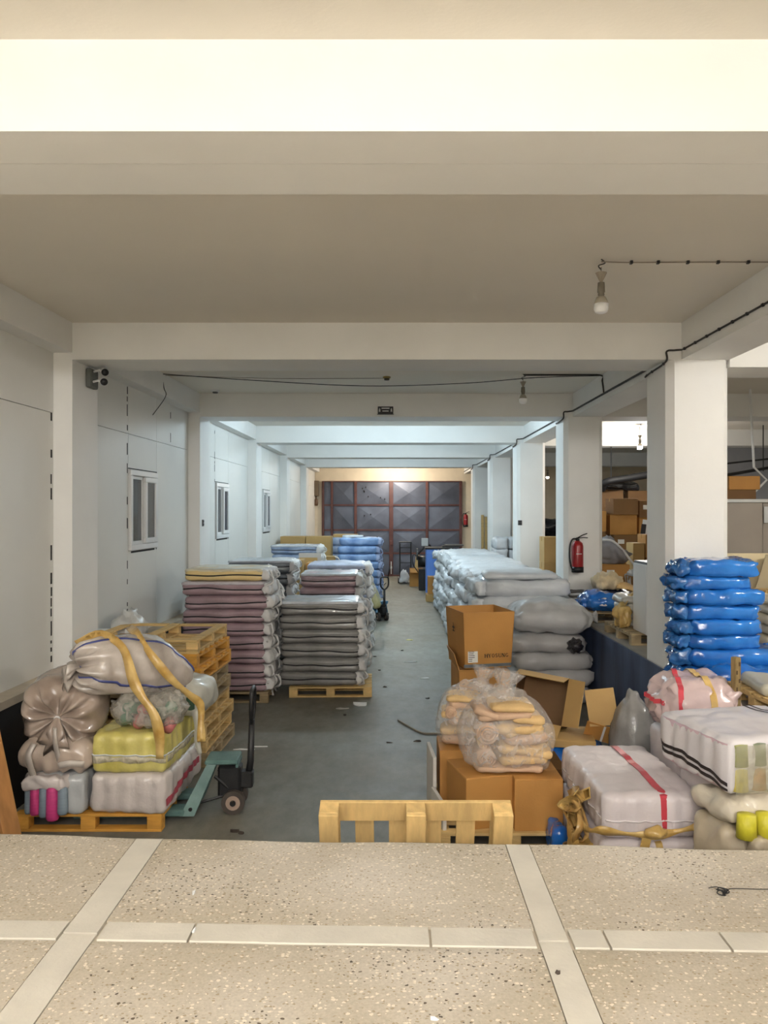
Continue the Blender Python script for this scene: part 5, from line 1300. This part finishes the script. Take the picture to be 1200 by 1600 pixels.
for i in range(8):
    wide = i < 2
    size = (.98 if wide else [.66, .64, .66, .70, .60, .62][i - 2], .52, hs[i])
    x0 = [3.32, 3.30, 3.12, 3.12, 3.11, 3.13, 3.06, 3.11][i]
    blue_bag(i, 8, (x0, 7.38 + .015 * (-1) ** i, zb), size, math.radians([-4, -8, -2, -1, -3, -4, -1, -3][i]), 500 + i); zb += hs[i] - .002
blue_w = thing('blue_bag', 'wide blue film bag lying in front of the blue stack', 'bag', (3.34, 6.93, 1.0), math.radians(-5))
f = soft_fn((1.0, .34, .20), .09, 520, .02, 4, .01, None, .02, 8, (.1, .1)); part('body', soft_mb((1.0, .34, .20), f, .035), M_BLUEF, blue_w, True)
# folded covers on the near platform
M_COVER = pack_mat('pale_cover', (196, 192, 172), .4, .07, 3, .35, 12)
for i, (loc, size, rz, lab) in enumerate([((3.30, 6.25, 1.144), (.72, .5, .10), -6, 'flat pale folded cover lying on the pallet before the blue bags'), ((3.52, 6.12, 1.246), (.52, .5, .07), 38, 'pale folded cover lying cornerwise on top before the blue bags')]):
    f = soft_fn(size, .03, 530 + i, .012, 5, .01, None, .008, 9); o = thing('folded_cover', lab, 'cover', loc, math.radians(rz)); part('body', soft_mb(size, f, .035), M_COVER, o, True)
# folded linens, magazine, board and crate beside the blue stack
lin_m = [pack_mat('linen_cream', (206, 194, 168), .6, .08, 4, .3, 14), pack_mat('linen_pale', (196, 190, 176), .6, .08, 4, .3, 14)]
zb = 1.0
for i in range(7):
    h = [.13, .12, .10, .11, .10, .09, .08][i]; sz = (.70, .52, h); f = soft_fn(sz, h * .42, 540 + i, .014, 6, .01, None, .014, 9)
    o = thing('folded_linen', 'pale folded linen, %s of the pile beyond the blue stack' % place_word(i, 7), 'linen', (4.12 + [.0, .02, -.02, .03, .0, .02, .05][i], 7.9, zb), math.radians([0, 2, -2, 1, 0, -1, 2][i]), 'folded linens beyond the blue stack')
    part('body', soft_mb(sz, f, .04), lin_m[i % 2], o, True)
    if i == 1: part('tape', band_on(f, 'x', -.3, .10, .004, 8), mat('pale_yellow_tape', (206, 186, 110), .4, .08), o)
    zb += h * .99
o = thing('bright_packet', 'flat packet with red and green print at the foot of the linen pile', 'packet', (3.86, 7.40, 1.0), math.radians(14))
part('body', MB().box((0, 0, .06), (.34, .22, .12), None, .01), mat('packet_white', (206, 198, 196), .4, .06), o)
part('red_print', MB().box((-.08, -.112, .07), (.10, .004, .06)).box((-.08, -.03, .121), (.12, .10, .003)), mat('packet_red', (190, 70, 80), .4, .2, 20), o)
part('green_print', MB().box((.06, -.112, .03), (.22, .004, .05)), mat('packet_green', (70, 120, 76), .4, .2, 20), o)
o = thing('plywood_sheet', 'large cream board standing behind the blue stack and linen', 'board', (4.75, 9.3, 1.0)); part('sheet', MB().box((0, 0, .55), (1.7, .04, 1.10), Matrix.Rotation(-.03, 3, 'X'), .004), mat('cream_board', (224, 208, 170), .6, .05, 1.5), o)
o = thing('work_table', 'low pale wooden table in front of the cream board', 'table', (4.5, 8.72, 1.0))
part('table_top', MB().span(-.75, .75, -.3, .3, .63, .67, .004), mat('pale_table', (206, 180, 130), .6, .08, 2, stretch=(.5, 4, 4)), o)
part('apron', MB().span(-.72, .72, -.27, -.25, .53, .63), mat('pale_table', (206, 180, 130), .6, .08, 2), o)
for sx in (-.7, .7):
    for sy in (-.25, .25): part('leg', MB().span(sx - .03, sx + .03, sy - .03, sy + .03, 0, .63), mat('pale_table', (206, 180, 130), .6, .08, 2), o)
carton('pale wide carton on the low wooden table', (4.35, 8.60, 1.672), (.5, .35, .06), 0, M_KRAFTL, True)
o = thing('grey_sheet', 'grey card sheet leaning on the cream board above the table', 'board', (4.35, 8.95, 1.672), 0); part('sheet', MB().add([(-.12, -.0, 0), (.4, -.0, 0), (.4, .22, .42), (.12, .22, .42), (-.12, .01, 0), (.4, .01, 0), (.4, .23, .42), (.12, .23, .42)], [(0, 1, 2, 3), (7, 6, 5, 4), (0, 4, 5, 1), (1, 5, 6, 2), (2, 6, 7, 3), (3, 7, 4, 0)]), mat('grey_card', (168, 154, 124), .7, .08), o)
o = thing('tall_cabinet', 'tall grey beige cabinet beyond the cream board', 'cabinet', (5.10, 11.6, 1.0))
part('body', MB().span(-.55, .36, -.3, .3, 0, 1.74, .008), mat('grey_beige_panel', (170, 160, 148), .5, .04), o); part('cornice', MB().span(-.57, .80, -.33, .3, 1.74, 1.79, .006), M_PVC, o)
part('side_panel', MB().span(.38, .78, -.25, .3, 0, 1.74, .008), mat('grey_beige_panel', (170, 160, 148), .5, .04), o); part('note', MB().span(.375, .60, -.31, -.302, 1.44, 1.68), M_PVC, o)
for i, (x, z, sx, sz_) in enumerate([(4.72, 2.792, .36, .13), (5.16, 2.792, .5, .14), (5.24, 2.934, .46, .20)]):
    carton(['long olive carton lying on the tall cabinet', 'brown carton on the tall cabinet, lower of two', 'brown carton on the tall cabinet, upper of two'][i], (x, 11.6, z), (sx, .4, sz_), 0, [M_KRAFTL, M_KRAFTD, M_KRAFT][i], True)
# bent white tube lamp frame and pipes in the hall
o = thing('bent_pipe', 'bent white metal strip hanging under the hall ceiling', 'pipe', (0, 0, 0)); part('strip', MB().tube([(5.35, 12.0, 2.92 + .0), (5.58, 12.0, 2.82), (5.86, 12.0, 3.10), (5.66, 12.0, 3.30), (5.60, 12.0, ZC)], .018, 6), M_PVC, o)
o = thing('ceiling_pipe', 'thin dark pipe running under the hall ceiling by the back wall', 'pipe'); part('pipe', MB().tube([(7.0, 16.5, 3.36), (9.4, 17.4, 3.75)], .035, 8), M_STEELD, o); part('pipe', MB().tube([(7.0, 16.5, 3.62), (9.4, 17.4, 3.9)], .02, 8), M_STEELD, o)
part('hanger', MB().tube([(8.2, 16.95, 3.5), (8.2, 16.95, ZC)], .012, 6), M_STEELD, o); part('hanger', MB().tube([(8.9, 17.2, 3.6), (8.9, 17.2, ZC)], .012, 6), M_STEELD, o); part('hanger', MB().tube([(7.1, 16.54, 3.3), (7.1, 16.54, ZC)], .012, 6), M_STEELD, o)
cable('ceiling_cable', 'clipped cable across the hall ceiling beyond the first hall beam', [(3.5, 9.6, ZC - .012), (5.5, 9.62, ZC - .012), (7.0, 9.6, ZC - .012)], .008, M_WIRE, .3)
struct('wall_hall', MB().span(6.6, 12.0, 19.5, 19.7, 1.0, ZC), mat('hall_wall_grey', (150, 150, 152), .8, .05), 'grey cross wall at the back of the hall')
# platform edge: blue sack, rope bundle, paper, folded bags, white panel
o = thing('blue_sack', 'blue and white plastic sack slumped on the pallet by the platform edge', 'sack', (3.05, 11.45, 1.144), math.radians(8))
f = soft_fn((.52, .55, .24), .11, 600, .04, 4, .05, None, .03, 8, (.3, .0)); part('body', soft_mb((.52, .55, .24), f, .035), M_BLUEF, o, True)
part('print', side_strip(f, -1, lambda t: -.2, lambda t: .7, -.3, .1, .006, 6, 1), M_SACK, o)
o = thing('navy_sack', 'dark navy plastic sack behind the blue and white sack', 'sack', (3.45, 11.75, 1.144), 0); f = soft_fn((.42, .5, .25), .11, 601, .04, 5, .02, None, .03, 8); part('body', soft_mb((.42, .5, .25), f, .04), mat('navy_film', (20, 40, 80), .3, .3, 5, .5, 12, coat=.4), o, True)
o = thing('rope_bundle', 'striped grey rope bundle on the pallet by the extinguisher column', 'rope', (2.93, 12.15, 1.144), 0)
for q in range(6):
    part('coil', MB().tube([(.115 * math.cos(a), .12 * math.sin(a), .022 + .036 * q + .006 * math.sin(3 * a)) for a in [i * PI / 9 for i in range(19)]], .021, 6), [M_TIE, mat('rope_dark', (92, 88, 84), .8, .2)][q % 2], o, True)
part('core', MB().tube([(0, 0, .002), (0, 0, .2)], .09, 12), mat('rope_dark', (92, 88, 84), .8, .2), o, True)
o = thing('paper_clump', 'crumpled cream paper and cloth on the navy sack', 'paper', (3.32, 11.85, 1.40), 0); f = soft_fn((.40, .4, .24), .11, 602, .05, 7, .02, None, .05, 10); part('body', soft_mb((.40, .4, .24), f, .03), pack_mat('cream_paper', (206, 186, 150), .7, .15, 8, .5, 14), o, True)
part('sheet', MB().ribbon(curve([(.1, -.2, .1), (.25, -.25, .08), (.4, -.22, .02), (.5, -.2, .06)], 5), .16, .006, (0, .7, .5)), M_BEIGE, o, True)
zb = 1.144
for i in range(4):
    sz = (.50, .52, .095); f = soft_fn(sz, .045, 610 + i, .02, 6, .01, None, .02, 9); o = thing('folded_bag', 'pale folded plastic bag, %s of the pile behind the big column' % place_word(i, 4), 'bag', (3.20 + .02 * (-1) ** i, 10.0, zb), math.radians([3, -4, 6, -2][i]), 'folded bags behind the big column'); part('body', soft_mb(sz, f, .035), pack_mat('pale_bag', (190, 186, 176), .3, .12, 5, .5, 11), o, True); zb += .094
o = thing('tape_tangle', 'crumpled yellow tape and film hanging over the folded bags', 'tape', (2.92, 9.72, 1.144), 0); f = soft_fn((.14, .3, .26), .06, 620, .05, 8, 0, None, .05, 12); part('crumple', soft_mb((.14, .3, .26), f, .025), M_YELT, o, True)
part('band', MB().ribbon(curve([(.0, 0, .22), (.1, .1, .36), (.22, .2, .42), (.40, .3, .50)], 5), .08, .005, (0, 1, .2)), M_YELT, o, True)
o = thing('upright_white_panel', 'tall white upright panel standing beside the big column', 'panel', (3.13, 9.30, 1.144), 0); part('sheet', MB().span(-.13, .20, -.25, .25, 0, .83, .01), M_PVC, o); part('top_trim', MB().span(-.12, .19, -.24, .24, .83, .86, .004), mat('detector_grey', (90, 90, 90), .4), o)  # upright white board beside the column
# cartons seen between the second and first free columns
carton('closed carton below the grey cloth heap, lower', (3.80, 13.38, 1.0), (.52, .5, .36), 0, M_KRAFTD, True); carton('closed carton below the grey cloth heap, upper', (3.82, 13.38, 1.361), (.48, .5, .34), math.radians(4), M_KRAFT, True, None, True)
carton('carton with ripped tape behind the paper clump', (4.10, 12.6, 1.0), (.46, .5, .34), 0, M_KRAFT, True)
oc = open_carton('open_carton', 'open carton full of white wrapped parts behind the paper clump', (4.08, 12.55, 1.345), (.44, .46, .22), 0, M_KRAFT, [(0, 2.0, .14)])
o = thing('wrapped_parts', 'white wrapped parts heaped in the open carton', 'parts', (4.08, 12.55, 1.36)); f = soft_fn((.40, .42, .26), .09, 630, .05, 9, .02, None, .05, 14); part('body', soft_mb((.40, .42, .26), f, .03), M_SACK, o, True)
o = thing('cloth_heap', 'grey quilted cloth with white edge heaped on the cartons', 'cloth', (3.86, 13.42, 1.702), math.radians(-12)); f = soft_fn((.62, .5, .42), .15, 631, .06, 4, .02, None, .05, 6, (.0, .55), 0, .25, 0, (-.12, 0)); part('body', soft_mb((.62, .5, .42), f, .03), pack_mat('grey_cloth', (132, 128, 130), .7, .15, 5, .4, 10), o, True)
part('white_edge', MB().tube(curve([(-.18, -.2, .42), (-.02, -.24, .40), (.14, -.25, .26), (.26, -.24, .1), (.34, -.22, .0)], 6), .022, 6), M_TIE, o, True)
for j in range(3):
    carton('tall brown carton, %s of the pile next to the white panel' % ['bottom', 'middle', 'top'][j], (4.75, 13.8, 1.0 + .40 * j), (.52, .5, .40), math.radians([0, 2, -2][j]), M_KRAFT, True)
carton('pale narrow carton standing beside the pile by the white panel', (4.36, 13.75, 1.0), (.2, .4, 1.05), 0, M_KRAFTL, False)
rr = random.Random(21)
for ci in range(4):
    zb = 1.0
    for j in range(5 - (ci == 0) - (ci == 3)):
        h = rr.uniform(.34, .44); wd = rr.uniform(.50, .60)
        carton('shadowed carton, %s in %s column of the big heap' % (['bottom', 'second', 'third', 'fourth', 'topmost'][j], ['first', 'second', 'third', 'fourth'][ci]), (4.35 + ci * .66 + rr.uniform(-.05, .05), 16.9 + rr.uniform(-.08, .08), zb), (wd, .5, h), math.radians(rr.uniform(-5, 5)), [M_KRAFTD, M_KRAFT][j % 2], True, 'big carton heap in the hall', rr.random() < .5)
        zb += h + .001
for ci in range(5):
    zb = 1.0
    for j in range(5):
        h = rr.uniform(.38, .46)
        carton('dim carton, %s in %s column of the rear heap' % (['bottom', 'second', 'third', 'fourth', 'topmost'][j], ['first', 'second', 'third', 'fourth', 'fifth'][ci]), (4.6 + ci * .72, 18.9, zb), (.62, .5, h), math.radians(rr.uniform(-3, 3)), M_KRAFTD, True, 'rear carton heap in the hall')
        zb += h + .001
o = thing('black_duct', 'thick black duct bending over the rear carton heap', 'duct'); part('duct', MB().tube(curve([(5.05, 18.4, 3.13), (5.02, 18.3, 3.25), (5.15, 18.2, 3.33), (5.6, 18.2, 3.40), (6.3, 18.25, 3.52), (7.2, 18.3, 3.66)], 6), .085, 10), M_BLACK, o, True)
for x_, z_ in ((5.2, 3.36), (6.3, 3.54)): part('hanger', MB().tube([(x_, 18.2, z_), (x_, 18.2, ZB)], .012, 6), M_BLACK, o)
o = thing('black_sack_heap', 'black plastic sack lying on the rear carton heap', 'sack', (5.55, 18.85, 3.12)); f = soft_fn((.9, .5, .2), .09, 640, .05, 4, .02, None, .03, 8); part('body', soft_mb((.9, .5, .2), f, .05), mat('black_film', (26, 26, 30), .2, .3, 9, .4, 14, coat=.5), o, True)
o = thing('white_stand', 'small white display stand leaning at the carton heap', 'stand', (5.2, 15.9, 1.0)); part('panel', MB().box((0, 0, .72), (.16, .03, 1.44), Matrix.Rotation(.12, 3, 'Y')), M_PVC, o); part('window', MB().box((0, -.017, 1.2), (.10, .006, .3), Matrix.Rotation(.12, 3, 'Y')), M_STEELD, o)
# cartons between extinguisher column and the next
for j, (z, h, m_) in enumerate([(1.0, .62, M_KRAFTL), (1.621, .50, M_KRAFTL)]):
    carton('brown carton beside the extinguisher column, %s' % ['lower', 'upper'][j], (3.10, 15.0, z), (.34, .4, h), math.radians(2), m_, True)
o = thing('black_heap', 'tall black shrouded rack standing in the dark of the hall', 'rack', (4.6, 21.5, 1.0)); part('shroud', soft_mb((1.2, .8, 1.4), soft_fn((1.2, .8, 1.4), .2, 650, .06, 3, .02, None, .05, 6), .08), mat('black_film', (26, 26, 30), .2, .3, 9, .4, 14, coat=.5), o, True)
o = thing('white_sack', 'small pale pack on the platform before the extinguisher column cartons', 'sack', (2.98, 14.3, 1.0)); f = soft_fn((.3, .5, .34), .1, 651, .03, 6, .02, None, .03, 9); part('body', soft_mb((.3, .5, .34), f, .035), M_SACK, o, True)

# ------------------------------------------------------------------ scraps on the floors
def scrap(label, x, y, z, w_, d_, seed, m, cat='scrap', h=.012, name='paper_scrap'):
    rr = random.Random(seed); n = 7; vs = []
    for i in range(n):
        a = 2 * PI * i / n; r = rr.uniform(.6, 1); vs.append((w_ / 2 * r * math.cos(a), d_ / 2 * r * math.sin(a), .002 + rr.uniform(0, h)))
    k = len(vs); vs.append((0, 0, h * .9)); fs = [(i, (i + 1) % k, k) for i in range(k)]
    lo = [(v[0], v[1], 0.0) for v in vs[:k]]; vs += lo; fs += [(i, k + 1 + i, k + 1 + (i + 1) % k, (i + 1) % k) for i in range(k)] + [tuple(range(k + 1, 2 * k + 1))[::-1]]
    o = link(name, MB().add(vs, fs).mesh(name, m), None, (x, y, z)); return tag(o, label, cat)
M_PAPER = mat('white_paper', (222, 222, 220), .7, .05); M_DIRT = mat('dark_scrap', (62, 52, 44), .85, .3)
scrap('white paper scrap on the aisle floor by the grey stack pallet', -.42, 10.35, 0, .26, .16, 1, M_PAPER, h=.04)
scrap('thin pale scrap on the aisle floor before the grey stack pallet', -.66, 10.15, 0, .20, .08, 2, mat('pale_scrap', (176, 172, 164), .7, .1))
scrap('small dark crumb on the aisle floor', -.60, 9.82, 0, .06, .05, 3, M_DIRT, h=.02, name='floor_crumb')
scrap('dark chip lying in mid aisle, near the cable end', -.02, 8.65, 0, .09, .04, 4, M_DIRT, name='floor_crumb')
scrap('dark twig of debris in mid aisle', .29, 8.7, 0, .10, .05, 5, M_DIRT, name='floor_crumb')
scrap('dark leaf of debris in front of the pallet truck wheel', -1.28, 6.24, 0, .09, .04, 6, M_DIRT, h=.025, name='floor_crumb')
scrap('small dark lump of debris before the pallet truck', -1.22, 6.21, 0, .07, .05, 16, M_DIRT, h=.02, name='floor_crumb')
scrap('yellowish paper scrap far up the aisle', .36, 15.6, 0, .22, .16, 7, mat('yellow_scrap', (206, 196, 120), .7, .1))
scrap('thin white strip on the floor by the open carton', .34, 13.3, 0, .3, .07, 8, M_PAPER)
scrap('white scrap on the floor before the carton pallet', .52, 12.0, 0, .2, .1, 9, M_PAPER)
scrap('pale straw piece on the floor beside the pallet stack', -1.62, 8.4, 0, .3, .03, 10, M_PAPER)
scrap('pale thin stick on the floor beyond the pallet truck handle', -1.45, 8.5, 0, .2, .02, 11, M_PAPER)
for i, (x, y) in enumerate([(-.3, 13.8), (-.2, 12.6), (.2, 14.4), (-.1, 11.4), (.5, 10.7)]):
    scrap('tiny dark crumb ' + ['beside the second mauve stack', 'between the two mauve stacks and the white sacks', 'farthest up the aisle before the white sacks', 'beside the aisle pallet with the grey stack', 'next to the HYOSUNG carton'][i], x, y, 0, .07, .05, 30 + i, M_DIRT, h=.015, name='floor_crumb')['group'] = 'crumbs along the aisle'
cable('floor_cable', 'pale cable lying on the aisle floor by the carton pallet', [(.08, 9.55, .012), (.22, 9.25, .012), (.36, 9.0, .012), (.50, 8.98, .012), (.62, 8.96, .012)], .011, M_WIREW)
scrap('small dark leaf on the dock panel by the plank', -1.76, 3.38, 1.0, .045, .02, 12, M_DIRT, name='floor_crumb')
scrap('tiny white chip at the broken strip joint', -.755, 2.93, 1.0, .016, .035, 13, M_PAPER)
scrap('tiny white chip on the dock panel above the strip', -.83, 3.22, 1.0, .014, .04, 14, M_PAPER)
scrap('small white chip at the near edge of the dock panel', .135, 2.42, 1.0, .03, .014, 15, M_PAPER)
scrap('dark pebble on the cement strip of the dock', .575, 2.66, 1.001, .022, .016, 17, M_DIRT, name='floor_crumb')
o = thing('wire_knot', 'small dark knot of wire with a long loose end on the dock', 'wire', (1.385, 3.21, 1.0))
rr = random.Random(2)
part('knot', MB().tube(curve([(rr.uniform(-.028, .028), rr.uniform(-.025, .02), .004 + rr.uniform(0, .018)) for _ in range(16)], 4), .0025, 5), M_STEELD, o, True)
part('tail', MB().tube(curve([(-.04, .05, .004), (.0, .06, .004), (.03, .03, .004), (.06, .045, .004), (.2, .04, .004), (.36, .05, .004)], 6), .0018, 5), M_WIRE, o, True)

# small switches on the columns
for (x, y, z, rz, lab) in [(lx(12.62) + .001, 12.62, 2.42, 0, 'small dark switch on the second column of the panelled wall'), (2.86, 17.13 - .001, 2.36, -PI / 2, 'small dark switch on the third free column')]:
    o = thing('wall_switch', lab, 'switch', (x, y, z), rz)
    part('plate', MB().box((.006, 0, 0), (.012, .09, .11), None, .003), mat('switch_dark', (70, 72, 74), .4), o)
    for dz in (-.025, .025): part('rocker', MB().box((.015, 0, dz), (.008, .06, .035), None, .002), M_STEELD, o)
